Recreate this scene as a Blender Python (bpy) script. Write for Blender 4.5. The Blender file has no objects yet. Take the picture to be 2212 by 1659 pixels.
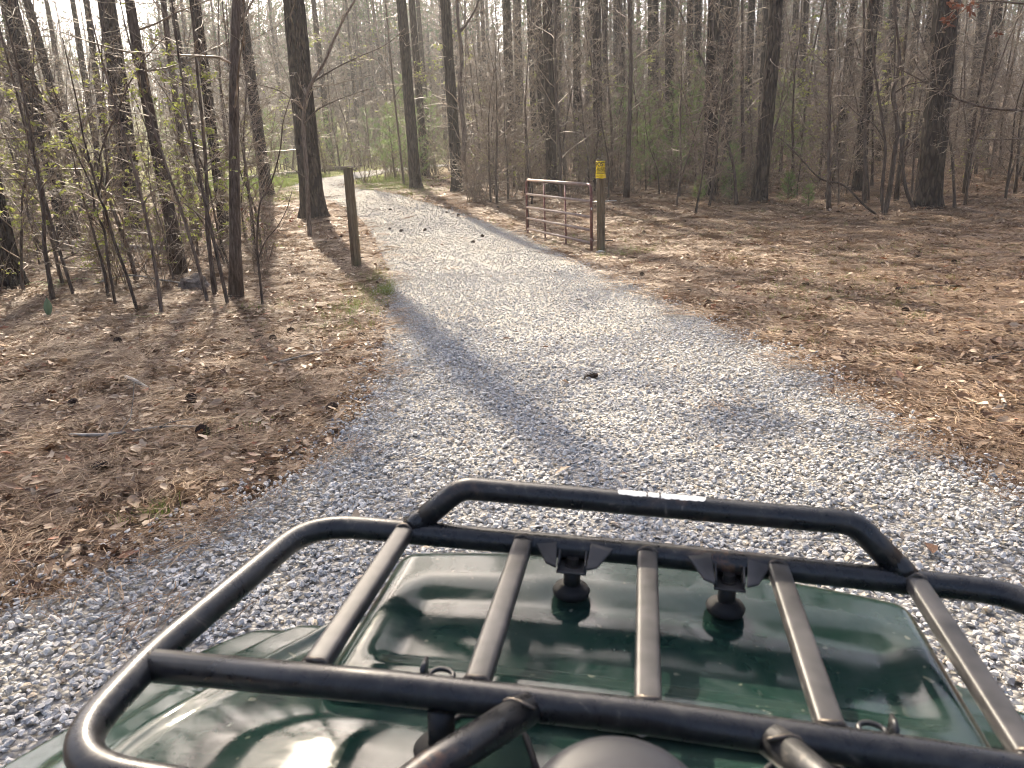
import bpy, bmesh, math, random
import numpy as np
from mathutils import Vector, Matrix, noise as mnoise

R = math.radians
scene = bpy.context.scene
coll = scene.collection

# ------------------------------------------------------------------ camera
EYE = 1.47
PITCH, ROLL = R(15.06), R(2.2)
cam_data = bpy.data.cameras.new('camera')
cam = bpy.data.objects.new('camera', cam_data)
coll.objects.link(cam)
cam_data.sensor_width = 36.0
cam_data.lens = 36.0 * 1661.0 / 2212.0
cam_data.clip_start = 0.05
cam_data.clip_end = 2000
cam_data.dof.use_dof = True
cam_data.dof.focus_distance = 5.0
cam_data.dof.aperture_fstop = 9.0
cam.matrix_world = (Matrix.Translation((0, 0, EYE)) @ Matrix.Rotation(R(90) - PITCH, 4, 'X')
                    @ Matrix.Rotation(-ROLL, 4, 'Z'))
scene.camera = cam

# ------------------------------------------------------------------ sky, sun, exposure
SUN_AZ = R(-17.2)          # to the left of straight ahead (+Y)
SUN_EL = R(39)
world = bpy.data.worlds.new('World')
scene.world = world
world.use_nodes = True
wn, wl = world.node_tree.nodes, world.node_tree.links
sky = wn.new('ShaderNodeTexSky')
sky.sky_type = 'NISHITA'
sky.sun_disc = False
sky.sun_elevation = SUN_EL
sky.sun_rotation = SUN_AZ
sky.air_density = 0.55
sky.dust_density = 4.0
sky.ozone_density = 0.2
bg = wn['Background']
bg.inputs['Strength'].default_value = 0.15
wl.new(sky.outputs['Color'], bg.inputs['Color'])
sun_data = bpy.data.lights.new('sun', 'SUN')
sun_data.energy = 5.0
sun_data.angle = R(0.6)
sun_data.color = (1.0, 0.87, 0.68)
sun = bpy.data.objects.new('sun', sun_data)
coll.objects.link(sun)
sdir = Vector((math.sin(SUN_AZ) * math.cos(SUN_EL), math.cos(SUN_AZ) * math.cos(SUN_EL), math.sin(SUN_EL)))
sun.rotation_euler = sdir.to_track_quat('Z', 'Y').to_euler()
sun.location = sdir * 60
vs = scene.view_settings
vs.view_transform = 'Standard'
vs.look = 'None'
vs.gamma = 1.0
vs.use_curve_mapping = False
vs.exposure = 1.6
cy = scene.cycles
cy.max_bounces = 4
cy.diffuse_bounces = 2
cy.glossy_bounces = 2
cy.transmission_bounces = 2
cy.use_adaptive_sampling = True
cy.adaptive_threshold = 0.04
cy.adaptive_min_samples = 16
cy.transparent_max_bounces = 6
cy.volume_bounces = 1
cy.filter_width = 1.0
cy.caustics_reflective = False
cy.caustics_refractive = False
cy.sample_clamp_indirect = 6.0

# ------------------------------------------------------------------ helpers
def rng_of(seed):
    return np.random.default_rng(seed)

def softplus(t, k):
    return k * np.logaddexp(0.0, np.asarray(t, float) / k)

def ground_z(x, y):
    x = np.asarray(x, float); y = np.asarray(y, float)
    s = (0.105 * softplus(y - 16, 1.5) - 0.065 * softplus(y - 32, 2) + 0.09 * softplus(y - 62, 6)
         - 0.11 * softplus(y - 230, 15))
    lump = 0.018 * np.sin(1.3 * x + 0.5 * y) * np.sin(0.9 * y - 0.4 * x + 1.0) + 0.012 * np.sin(2.7 * x - 1.9 * y + 2)
    wide = 0.05 * np.sin(0.33 * x + 1.1) * np.sin(0.27 * y + 0.4)
    off = np.clip((np.abs(x) - 2.6) / 3.0, 0, 1)
    return s + lump * (0.35 + 0.65 * off) + wide * off

def gz(x, y):
    return float(ground_z(x, y))

class MB:
    """collects vertices and faces for one mesh"""
    def __init__(self):
        self.v, self.f, self.n = [], [], 0
    def add(self, verts, faces):
        verts = np.asarray(verts, float).reshape(-1, 3)
        b = self.n
        self.v.append(verts)
        self.f.extend([tuple(i + b for i in f) for f in faces])
        self.n += len(verts)
    def tube(self, pts, rad, sides=5, cap=True):
        pts = np.asarray(pts, float); n = len(pts)
        rad = np.broadcast_to(np.asarray(rad, float), (n,))
        t = np.gradient(pts, axis=0)
        t /= np.linalg.norm(t, axis=1)[:, None] + 1e-9
        a = np.array([0, 0, 1.0]) if abs(t[0][2]) < 0.9 else np.array([1.0, 0, 0])
        u = np.cross(a, t[0]); u /= np.linalg.norm(u)
        U = np.empty((n, 3)); U[0] = u
        for i in range(1, n):
            u = u - t[i] * (u @ t[i]); u /= np.linalg.norm(u) + 1e-9
            U[i] = u
        W = np.cross(t, U)
        ang = np.arange(sides) * 2 * math.pi / sides
        ring = (pts[:, None, :] + rad[:, None, None] * (np.cos(ang)[None, :, None] * U[:, None, :]
                + np.sin(ang)[None, :, None] * W[:, None, :]))
        f = []
        for i in range(n - 1):
            for k in range(sides):
                k2 = (k + 1) % sides
                f.append((i * sides + k, i * sides + k2, (i + 1) * sides + k2, (i + 1) * sides + k))
        if cap:
            f.append(tuple(range(sides - 1, -1, -1)))
            f.append(tuple((n - 1) * sides + k for k in range(sides)))
        self.add(ring.reshape(-1, 3), f)
    def box(self, c, s, m=None):
        x, y, z = [q / 2 for q in s]
        v = np.array([(-x, -y, -z), (x, -y, -z), (x, y, -z), (-x, y, -z), (-x, -y, z), (x, -y, z), (x, y, z), (-x, y, z)])
        if m is not None:
            v = v @ np.asarray(m).T
        self.add(v + np.asarray(c), [(3, 2, 1, 0), (4, 5, 6, 7), (0, 1, 5, 4), (1, 2, 6, 5), (2, 3, 7, 6), (3, 0, 4, 7)])
    def grid(self, P):
        P = np.asarray(P, float); a, b = P.shape[:2]
        f = [(i * b + j, i * b + j + 1, (i + 1) * b + j + 1, (i + 1) * b + j) for i in range(a - 1) for j in range(b - 1)]
        self.add(P.reshape(-1, 3), f)
    def mesh(self, name, mat, smooth=True):
        me = bpy.data.meshes.new(name)
        v = np.concatenate(self.v) if self.v else np.zeros((0, 3))
        me.from_pydata(v.tolist(), [], self.f)
        if mat is not None:
            me.materials.append(mat)
        if smooth:
            me.polygons.foreach_set('use_smooth', np.ones(len(me.polygons), bool))
        me.update()
        return me
    def build(self, name, mat, parent=None, smooth=True):
        return link(name, self.mesh(name, mat, smooth), parent)

def link(name, me, parent=None):
    o = bpy.data.objects.new(name, me)
    coll.objects.link(o)
    if parent is not None:
        o.parent = parent
    return o

def tag(o, label=None, cat=None, group=None, kind=None):
    if label: o['label'] = label
    if cat: o['category'] = cat
    if group: o['group'] = group
    if kind: o['kind'] = kind
    return o

def thing(name, label, cat, loc=(0, 0, 0), rz=0.0, group=None):
    o = link(name, None)
    o.location = loc
    o.rotation_euler = (0, 0, rz)
    return tag(o, label, cat, group)

def smooth_path(pts, n=8, closed=False):
    """Catmull-Rom through points"""
    P = [np.asarray(p, float) for p in pts]
    out = []
    for i in range(len(P) - 1):
        p0 = P[max(i - 1, 0)]; p1 = P[i]; p2 = P[i + 1]; p3 = P[min(i + 2, len(P) - 1)]
        for k in range(n):
            t = k / n
            out.append(0.5 * ((2 * p1) + (-p0 + p2) * t + (2 * p0 - 5 * p1 + 4 * p2 - p3) * t * t + (-p0 + 3 * p1 - 3 * p2 + p3) * t ** 3))
    out.append(P[-1])
    return np.array(out)

def bend_path(pts, rads, n=7):
    """polyline with rounded corners of the given radii"""
    P = [np.asarray(p, float) for p in pts]
    out = [P[0]]
    for i in range(1, len(P) - 1):
        a, b, c = P[i - 1], P[i], P[i + 1]
        d1 = (a - b) / np.linalg.norm(a - b); d2 = (c - b) / np.linalg.norm(c - b)
        th = math.acos(max(-1, min(1, float(d1 @ d2))))
        L = min(rads[i - 1] / math.tan(th / 2), 0.49 * np.linalg.norm(a - b), 0.49 * np.linalg.norm(c - b))
        q0, q1 = b + d1 * L, b + d2 * L
        for k in range(n + 1):
            t = k / n
            out.append((1 - t) ** 2 * q0 + 2 * t * (1 - t) * b + t * t * q1)
    out.append(P[-1])
    return np.array(out)

# ------------------------------------------------------------------ materials
class Mat:
    def __init__(self, name):
        self.m = bpy.data.materials.new(name)
        self.m.use_nodes = True
        self.nt = self.m.node_tree
        self.b = self.nt.nodes['Principled BSDF']
        self.out = self.nt.nodes['Material Output']
        self._co = None
    def n(self, kind, **kw):
        nd = self.nt.nodes.new('ShaderNode' + kind)
        for k, v in kw.items():
            if k in nd.inputs.keys():
                nd.inputs[k].default_value = v
            else:
                setattr(nd, k, v)
        return nd
    def l(self, a, b):
        self.nt.links.new(a, b)
    def co(self, scale=(1, 1, 1), kind='Object'):
        tc = self.n('TexCoord'); mp = self.n('Mapping')
        mp.inputs['Scale'].default_value = scale
        self.l(tc.outputs[kind], mp.inputs['Vector'])
        return mp.outputs['Vector']
    def noise(self, vec, scale, detail=4, rough=0.6, dist=0.0):
        nd = self.n('TexNoise')
        nd.inputs['Scale'].default_value = scale
        nd.inputs['Detail'].default_value = detail
        nd.inputs['Roughness'].default_value = rough
        nd.inputs['Distortion'].default_value = dist
        if vec is not None: self.l(vec, nd.inputs['Vector'])
        return nd.outputs['Fac']
    def voro(self, vec, scale, feature='F1', rnd=1.0):
        nd = self.n('TexVoronoi'); nd.feature = feature
        nd.inputs['Scale'].default_value = scale
        nd.inputs['Randomness'].default_value = rnd
        if vec is not None: self.l(vec, nd.inputs['Vector'])
        return nd
    def ramp(self, fac, stops, interp='LINEAR'):
        nd = self.n('ValToRGB'); cr = nd.color_ramp; cr.interpolation = interp
        while len(cr.elements) < len(stops): cr.elements.new(0.5)
        for e, (p, c) in zip(cr.elements, stops):
            e.position = p
            e.color = (c, c, c, 1) if isinstance(c, (int, float)) else (*c, 1)
        self.l(fac, nd.inputs['Fac'])
        return nd.outputs['Color']
    def mix(self, fac, a, b, mode='MIX'):
        nd = self.n('Mix'); nd.data_type = 'RGBA'; nd.blend_type = mode
        for val, idx in ((fac, 0), (a, 6), (b, 7)):
            if isinstance(val, (int, float)): nd.inputs[idx].default_value = val
            elif isinstance(val, tuple): nd.inputs[idx].default_value = (*val, 1)
            else: self.l(val, nd.inputs[idx])
        return nd.outputs[2]
    def math(self, op, a, b=0.0):
        nd = self.n('Math'); nd.operation = op
        for val, idx in ((a, 0), (b, 1)):
            if isinstance(val, (int, float)): nd.inputs[idx].default_value = val
            else: self.l(val, nd.inputs[idx])
        return nd.outputs[0]
    def bump(self, h, strength=0.5, dist=0.01, prev=None):
        nd = self.n('Bump')
        nd.inputs['Strength'].default_value = strength
        nd.inputs['Distance'].default_value = dist
        self.l(h, nd.inputs['Height'])
        if prev is not None: self.l(prev, nd.inputs['Normal'])
        return nd.outputs['Normal']
    def rand(self):
        return self.n('ObjectInfo').outputs['Random']
    def set(self, color=None, rough=None, spec=None, normal=None, metal=None, coat=None):
        for val, key in ((color, 'Base Color'), (rough, 'Roughness'), (spec, 'Specular IOR Level'), (metal, 'Metallic'), (coat, 'Coat Weight')):
            if val is None: continue
            if isinstance(val, tuple): self.b.inputs[key].default_value = (*val, 1)
            elif isinstance(val, (int, float)): self.b.inputs[key].default_value = val
            else: self.l(val, self.b.inputs[key])
        if normal is not None: self.l(normal, self.b.inputs['Normal'])
        return self.m

def mat_bark_pine():
    M = Mat('pine_bark')
    v = M.co((1, 1, 0.24))
    nz = M.n('TexNoise'); nz.inputs['Scale'].default_value = 9; nz.inputs['Detail'].default_value = 1; M.l(v, nz.inputs['Vector'])
    wob = M.n('VectorMath'); wob.operation = 'MULTIPLY_ADD'; wob.inputs[1].default_value = (0.13, 0.13, 0.10)
    M.l(nz.outputs['Color'], wob.inputs[0]); M.l(v, wob.inputs[2])
    vo = M.voro(wob.outputs[0], 17, 'F1')
    e = vo.outputs['Distance']; cell = vo.outputs['Color']
    plate = M.ramp(e, [(0.22, 1.0), (0.42, 0.7), (0.62, 0.0)])
    fine = M.noise(v, 70, 2, 0.7)
    flakes = M.ramp(cell, [(0.0, (0.056, 0.042, 0.031)), (0.5, (0.095, 0.073, 0.054)), (1.0, (0.15, 0.121, 0.093))])
    col = M.mix(plate, (0.020, 0.015, 0.012), flakes)
    col = M.mix(M.ramp(fine, [(0.35, 0.45), (0.7, 1.0)]), (0.04, 0.03, 0.025), col)
    tint = M.ramp(M.rand(), [(0.0, (0.75, 0.74, 0.74)), (1.0, (1.1, 1.04, 1.0))])
    col = M.mix(1.0, col, tint, 'MULTIPLY')
    return M.set(col, 0.92, 0.12, M.bump(plate, 0.9, 0.03))

def mat_bark_hard():
    M = Mat('hardwood_bark')
    f = M.noise(M.co((1, 1, 0.16)), 40, 3, 0.65, 0.3)
    col = M.ramp(f, [(0.3, (0.040, 0.030, 0.024)), (0.5, (0.11, 0.086, 0.068)), (0.75, (0.20, 0.17, 0.145))])
    tint = M.ramp(M.rand(), [(0.0, (0.7, 0.66, 0.62)), (0.7, (1.0, 0.95, 0.9)), (1.0, (1.5, 1.45, 1.4))])
    col = M.mix(1.0, col, tint, 'MULTIPLY')
    return M.set(col, 0.85, 0.2, M.bump(f, 0.7, 0.012))

def mat_twig():
    M = Mat('twig_bark')
    f = M.noise(M.co(), 7, 1)
    col = M.ramp(f, [(0.3, (0.095, 0.070, 0.048)), (0.55, (0.205, 0.163, 0.115)), (0.75, (0.39, 0.335, 0.26))])
    tint = M.ramp(M.rand(), [(0.0, (0.75, 0.70, 0.66)), (1.0, (1.25, 1.15, 1.06))])
    return M.set(M.mix(1.0, col, tint, 'MULTIPLY'), 0.55, 0.45)

def leaf_shader(M, col, trans, rough=0.5):
    """diffuse leaf that lets some light through"""
    M.set(col, rough, 0.2)
    tr = M.n('BsdfTranslucent'); mx = M.n('MixShader')
    mx.inputs[0].default_value = trans
    if isinstance(col, tuple): tr.inputs['Color'].default_value = (*col, 1)
    else: M.l(col, tr.inputs['Color'])
    M.l(M.b.outputs[0], mx.inputs[1]); M.l(tr.outputs[0], mx.inputs[2])
    M.l(mx.outputs[0], M.out.inputs['Surface'])
    return M.m

def mat_leaf(name, stops, trans, rough=0.5, scale=2.2):
    M = Mat(name)
    f = M.noise(M.co(), scale, 0)
    fac = M.math('ADD', M.math('MULTIPLY', f, 0.6), M.math('MULTIPLY', M.rand(), 0.45))
    return leaf_shader(M, M.ramp(fac, stops), trans, rough)

def mat_dry_leaf():
    M = Mat('dry_leaf')
    c = M.ramp(M.rand(), [(0.0, (0.065, 0.034, 0.022)), (0.22, (0.15, 0.085, 0.052)), (0.45, (0.23, 0.142, 0.085)), (0.72, (0.38, 0.275, 0.185)), (0.93, (0.53, 0.415, 0.295)), (1.0, (0.29, 0.09, 0.04))])
    return leaf_shader(M, c, 0.14, 0.5)

def mat_needle_litter():
    M = Mat('dry_needles')
    f = M.noise(M.co(), 14, 0)
    fac = M.math('ADD', M.math('MULTIPLY', f, 0.8), M.math('MULTIPLY', M.rand(), 0.3))
    c = M.ramp(fac, [(0.2, (0.08, 0.044, 0.025)), (0.45, (0.18, 0.107, 0.060)), (0.65, (0.30, 0.195, 0.112)), (0.9, (0.47, 0.345, 0.21))])
    return M.set(c, 0.55, 0.3)

def mat_ground():
    M = Mat('forest_floor')
    v = M.co()
    b = M.noise(v, 7, 3, 0.75)
    straw = M.noise(M.co((1, 0.4, 1)), 62, 2, 0.7, 1.2)
    col = M.ramp(b, [(0.28, (0.055, 0.033, 0.022)), (0.5, (0.125, 0.077, 0.049)), (0.72, (0.21, 0.14, 0.092))])
    col = M.mix(M.ramp(straw, [(0.46, 0.0), (0.62, 0.75)]), col, (0.27, 0.185, 0.12))
    col = M.mix(M.ramp(straw, [(0.30, 0.8), (0.44, 0.0)]), col, (0.035, 0.022, 0.016))
    big = M.noise(v, 0.75, 3, 0.65)
    col = M.mix(M.ramp(big, [(0.58, 0.0), (0.72, 0.45)]), col, (0.10, 0.115, 0.04))
    col = M.mix(M.ramp(big, [(0.30, 0.4), (0.42, 0.0)]), col, (0.33, 0.24, 0.155))
    # the grassy glade left of the far bend
    g = M.n('NewGeometry'); sep = M.n('SeparateXYZ'); M.l(g.outputs['Position'], sep.inputs[0])
    cl = M.n('Clamp'); M.l(M.math('MULTIPLY', M.math('SUBTRACT', sep.outputs['Y'], 27.5), 0.22), cl.inputs['Value'])
    cl2 = M.n('Clamp'); M.l(M.math('MULTIPLY', M.math('SUBTRACT', -2.2, sep.outputs['X']), 0.35), cl2.inputs['Value'])
    gm = M.math('MULTIPLY', M.math('MULTIPLY', cl.outputs[0], cl2.outputs[0]), M.ramp(b, [(0.35, 0.3), (0.6, 1.0)]))
    col = M.mix(gm, col, (0.19, 0.22, 0.045))
    return M.set(col, 0.9, 0.12, M.bump(straw, 0.9, 0.03))

def mat_gravel_bed():
    M = Mat('gravel_bed')
    v = M.co()
    vo = M.voro(v, 40, 'F1')
    d = vo.outputs['Distance']; cell = vo.outputs['Color']
    col = M.ramp(cell, [(0.0, (0.24, 0.23, 0.213)), (0.5, (0.38, 0.366, 0.34)), (1.0, (0.53, 0.513, 0.478))])
    col = M.mix(M.ramp(d, [(0.42, 0.0), (0.75, 0.6)]), col, (0.13, 0.118, 0.10))
    big = M.noise(v, 0.8, 2)
    col = M.mix(M.ramp(big, [(0.5, 0.0), (0.72, 0.3)]), col, (0.36, 0.305, 0.225))
    return M.set(col, 0.95, 0.05, M.bump(d, 0.7, -0.03))

def mat_stone():
    M = Mat('crushed_granite')
    sp = M.noise(M.co(), 2.6, 2, 0.75)
    c = M.ramp(M.rand(), [(0.0, (0.26, 0.253, 0.243)), (0.12, (0.38, 0.371, 0.355)), (0.5, (0.51, 0.498, 0.474)), (0.9, (0.64, 0.624, 0.593)), (0.96, (0.56, 0.47, 0.34)), (1.0, (0.37, 0.30, 0.23))])
    c = M.mix(M.ramp(sp, [(0.36, 0.5), (0.5, 0.0)]), c, (0.22, 0.215, 0.21))
    c = M.mix(M.ramp(sp, [(0.56, 0.0), (0.68, 0.6)]), c, (0.74, 0.725, 0.695))
    return M.set(c, 0.95, 0.08)

def mat_post():
    M = Mat('weathered_post')
    v = M.co((1, 1, 0.07))
    g = M.noise(v, 42, 6, 0.7, 0.6)
    b = M.noise(M.co((1, 1, 0.4)), 3, 3)
    col = M.ramp(g, [(0.3, (0.055, 0.040, 0.024)), (0.5, (0.135, 0.10, 0.062)), (0.72, (0.24, 0.195, 0.13))])
    col = M.mix(M.ramp(b, [(0.45, 0.0), (0.7, 0.5)]), col, (0.115, 0.115, 0.055))
    return M.set(col, 0.85, 0.2, M.bump(g, 0.8, 0.012))

def mat_gate(name='gate_red_paint', worn=False):
    M = Mat(name)
    v = M.co()
    a = M.noise(v, 6, 6, 0.7)
    col = M.ramp(a, [(0.35, (0.10, 0.035, 0.03)), (0.55, (0.17, 0.07, 0.06)), (0.7, (0.26, 0.17, 0.14))])
    if worn:  # paler rails: fading and dust, with sun glint mixed into the colour
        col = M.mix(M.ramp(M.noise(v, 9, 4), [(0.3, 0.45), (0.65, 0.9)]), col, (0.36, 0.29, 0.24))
    return M.set(col, 0.42, 0.4, M.bump(a, 0.15, 0.004))

def mat_green_plastic():
    M = Mat('dusty_green_plastic')
    v = M.co()
    dust = M.noise(v, 6, 4, 0.72, 0.8)
    scr = M.noise(M.co((1.0, 6.0, 1.0)), 30, 3, 0.8, 1.0)
    fine = M.noise(v, 26, 3, 0.8)
    df = M.math('ADD', M.ramp(dust, [(0.38, 0.02), (0.75, 0.22)]), M.ramp(fine, [(0.5, 0.0), (0.8, 0.10)]))
    col = M.mix(df, (0.007, 0.026, 0.020), (0.13, 0.16, 0.15))
    spots = M.ramp(M.noise(v, 60, 1, 0.6), [(0.74, 0.0), (0.78, 0.5)])
    col = M.mix(spots, col, (0.27, 0.27, 0.2))
    ro = M.math('ADD', M.ramp(dust, [(0.36, 0.05), (0.5, 0.11), (0.7, 0.27)]), M.math('MULTIPLY', M.ramp(scr, [(0.5, 0.0), (0.75, 1.0)]), 0.08))
    return M.set(col, ro, 0.42, M.bump(scr, 0.03, 0.002))

def mat_rack():
    M = Mat('worn_black_tube')
    v = M.co()
    w = M.noise(v, 34, 4, 0.75, 0.5)
    w2 = M.noise(v, 7, 2)
    col = M.ramp(w, [(0.48, (0.014, 0.014, 0.015)), (0.62, (0.032, 0.031, 0.030)), (0.73, (0.15, 0.128, 0.105))])
    rust = M.math('MULTIPLY', M.ramp(w2, [(0.62, 0.0), (0.74, 0.8)]), M.ramp(w, [(0.5, 0.0), (0.60, 0.8)]))
    col = M.mix(rust, col, (0.16, 0.065, 0.025))
    ro = M.ramp(w, [(0.4, 0.26), (0.7, 0.48)])
    return M.set(col, ro, 0.5, M.bump(w, 0.12, 0.003))

def mat_plain(name, col, rough=0.6, spec=0.4, metal=0.0, var=0.25, scale=30):
    M = Mat(name)
    f = M.noise(M.co(), scale, 2)
    lo = tuple(c * (1 - var) for c in col); hi = tuple(min(1, c * (1 + var)) for c in col)
    return M.set(M.ramp(f, [(0.3, lo), (0.7, hi)]), rough, spec, M.bump(f, 0.1, 0.003), metal)

MT = dict(
    pine=mat_bark_pine(), hard=mat_bark_hard(), twig=mat_twig(), ground=mat_ground(), bed=mat_gravel_bed(), stone=mat_stone(),
    needles=mat_leaf('pine_needles', [(0.2, (0.035, 0.065, 0.02)), (0.55, (0.075, 0.12, 0.035)), (0.9, (0.14, 0.18, 0.06))], 0.3),
    young=mat_leaf('young_pine_needles', [(0.2, (0.10, 0.16, 0.05)), (0.55, (0.19, 0.27, 0.085)), (0.9, (0.31, 0.37, 0.14))], 0.45),
    spring=mat_leaf('spring_leaf', [(0.2, (0.19, 0.22, 0.05)), (0.55, (0.33, 0.36, 0.09)), (0.9, (0.46, 0.46, 0.15))], 0.5),
    oakred=mat_leaf('russet_leaf', [(0.2, (0.12, 0.042, 0.024)), (0.9, (0.22, 0.09, 0.05))], 0.3),
    grass=mat_leaf('grass_blade', [(0.2, (0.10, 0.15, 0.03)), (0.6, (0.19, 0.25, 0.05)), (0.95, (0.34, 0.33, 0.10))], 0.35),
    fern=mat_leaf('fern_frond', [(0.2, (0.12, 0.20, 0.05)), (0.9, (0.26, 0.34, 0.10))], 0.4),
    dry=mat_dry_leaf(), straw=mat_needle_litter(), post=mat_post(), gate=mat_gate(), rail=mat_gate('gate_worn_glint_paint', True), green=mat_green_plastic(), rack=mat_rack(),
    bar=mat_plain('worn_flat_bar', (0.042, 0.039, 0.037), 0.42, 0.4, 0.0, 0.6, 22),
    rubber=mat_plain('black_rubber', (0.018, 0.018, 0.019), 0.7, 0.3),
    pod=mat_plain('dark_grey_plastic', (0.022, 0.023, 0.029), 0.48, 0.35, 0, 0.15),
    black=mat_plain('black_plastic', (0.012, 0.012, 0.013), 0.45, 0.4),
    bolt=mat_plain('black_bolt', (0.05, 0.045, 0.042), 0.42, 0.5, 0.6, 0.4, 80),
    weld=mat_plain('weld_bead', (0.09, 0.075, 0.06), 0.4, 0.5, 0.6, 0.5, 120),
    zinc=mat_plain('galvanised_steel', (0.42, 0.42, 0.41), 0.4, 0.5, 0.8),
    sticker=mat_plain('white_sticker', (0.66, 0.68, 0.68), 0.5, 0.4, 0, 0.1, 60),
    yellow=mat_plain('yellow_sign_plastic', (0.84, 0.60, 0.008), 0.45, 0.4, 0, 0.06, 12),
    ink=mat_plain('black_ink', (0.012, 0.012, 0.012), 0.5, 0.3),
    cone=mat_plain('pine_cone', (0.055, 0.036, 0.026), 0.75, 0.2, 0, 0.5, 60),
    log=mat_plain('grey_dead_wood', (0.30, 0.275, 0.235), 0.9, 0.15, 0, 0.55, 14),
    rock=mat_plain('brown_rock', (0.17, 0.14, 0.115), 0.9, 0.2, 0, 0.5, 18),
    soil=mat_plain('dark_soil_clod', (0.10, 0.065, 0.042), 0.95, 0.1, 0, 0.5, 40),
    roof=mat_plain('white_metal_roof', (0.75, 0.75, 0.74), 0.4, 0.4, 0, 0.05),
    shed=mat_plain('grey_shed_wall', (0.3, 0.28, 0.26), 0.8, 0.2),
    seat=mat_plain('black_vinyl', (0.02, 0.02, 0.02), 0.55, 0.4),
)

# ------------------------------------------------------------------ ground sheet
def stretch(n, lo, hi, k):
    t = np.linspace(-1, 1, n)
    g = np.sinh(k * t) / math.sinh(k)
    return np.where(g < 0, -g * lo, g * hi)

gx = stretch(231, -290, 290, 4.6)
gy = np.concatenate([np.linspace(-55, -6, 16)[:-1], np.arange(-6, 30, 0.3), 30 + 290 * (np.linspace(0, 1, 110) ** 2.0)])
GX, GY = np.meshgrid(gx, gy)
mb = MB()
mb.grid(np.stack([GX, GY, ground_z(GX, GY)], -1))
tag(mb.build('ground', MT['ground']), 'leaf and needle strewn forest floor', kind='structure')

# ------------------------------------------------------------------ gravel road
RL = [(-9.5, -7.0), (-6.2, -3.0), (-4.0, -0.4), (-2.7, 1.35), (-1.94, 2.46), (-1.76, 2.62), (-1.61, 2.79), (-1.45, 3.19), (-1.19, 3.59), (-1.06, 4.26), (-1.0, 5.23), (-1.14, 6.75), (-1.33, 8.13), (-1.56, 10.17), (-2.06, 13.35), (-3.28, 18.91), (-4.3, 22.24), (-5.63, 25.34), (-7.05, 27.83), (-7.91, 29.6), (-8.1, 30.91), (-7.62, 32.94), (-7.12, 35.23), (-6.0, 40.0), (-4.0, 45.0)]
RR = [(9.0, -7.0), (5.0, -3.0), (3.2, -0.4), (2.5, 1.4), (2.27, 2.6), (2.25, 3.0), (2.22, 3.36), (2.21, 3.89), (2.23, 5.13), (2.07, 6.75), (1.83, 8.61), (1.43, 11.71), (0.92, 14.76), (0.37, 17.34), (-0.37, 19.28), (-1.14, 21.02), (-2.04, 23.01), (-2.72, 24.4), (-3.66, 26.14), (-4.86, 27.81), (-5.7, 29.28), (-6.04, 30.45), (-6.05, 31.89), (-5.72, 32.99), (-5.46, 34.42), (-4.4, 39.3), (-2.4, 44.3)]

def resample(P, n):
    P = smooth_path([(x, y, 0) for x, y in P], 6)[:, :2]
    s = np.concatenate([[0], np.cumsum(np.linalg.norm(np.diff(P, axis=0), axis=1))])
    q = np.linspace(0, s[-1], n)
    return np.stack([np.interp(q, s, P[:, 0]), np.interp(q, s, P[:, 1])], -1)

EL, ER = resample(RL, 220), resample(RR, 220)
ROAD = np.concatenate([EL, ER[::-1]])

def in_poly(x, y, P=ROAD):
    x = np.asarray(x, float); y = np.asarray(y, float)
    inside = np.zeros(x.shape, bool)
    xj, yj = P[-1]
    for xi, yi in P:
        c = ((yi > y) != (yj > y)) & (x < (xj - xi) * (y - yi) / (yj - yi + 1e-12) + xi)
        inside ^= c
        xj, yj = xi, yi
    return inside

EDGE = np.concatenate([EL, ER])
def edge_dist(x, y):
    x = np.asarray(x, float).ravel(); y = np.asarray(y, float).ravel()
    out = np.empty(len(x))
    for i in range(0, len(x), 4000):
        d = np.hypot(x[i:i + 4000, None] - EDGE[None, :, 0], y[i:i + 4000, None] - EDGE[None, :, 1])
        out[i:i + 4000] = d.min(1)
    return out

def wav(x, y):
    """smooth random field about 0, for ragged edges and patches"""
    return (np.sin(1.9 * x + 0.7 * y + 1.0) + np.sin(-1.1 * x + 2.3 * y) + np.sin(3.7 * x + 3.1 * y + 2) * 0.6 + np.sin(6.1 * x - 5.3 * y) * 0.4) / 3.0

K = 16
tt = np.linspace(0, 1, K)
P = EL[:, None, :] * (1 - tt)[None, :, None] + ER[:, None, :] * tt[None, :, None]
crown = 0.012 + 0.03 * np.clip((P[..., 1] - 20) / 20, 0, 1) + 0.02 * np.sin(math.pi * tt)[None, :]
mb = MB()
mb.grid(np.concatenate([P, (ground_z(P[..., 0], P[..., 1]) + crown)[..., None]], -1))
tag(mb.build('gravel_road', MT['bed']), 'pale gravel driveway curving left into the wood', kind='structure')

def road_z(x, y):
    return ground_z(x, y) + 0.034

# ------------------------------------------------------------------ scattered ground cover (uncountable)
def scatter_group():
    ng = bpy.data.node_groups.new('scatter', 'GeometryNodeTree')
    ng.interface.new_socket('Geometry', in_out='INPUT', socket_type='NodeSocketGeometry')
    ng.interface.new_socket('Geometry', in_out='OUTPUT', socket_type='NodeSocketGeometry')
    return ng

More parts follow.
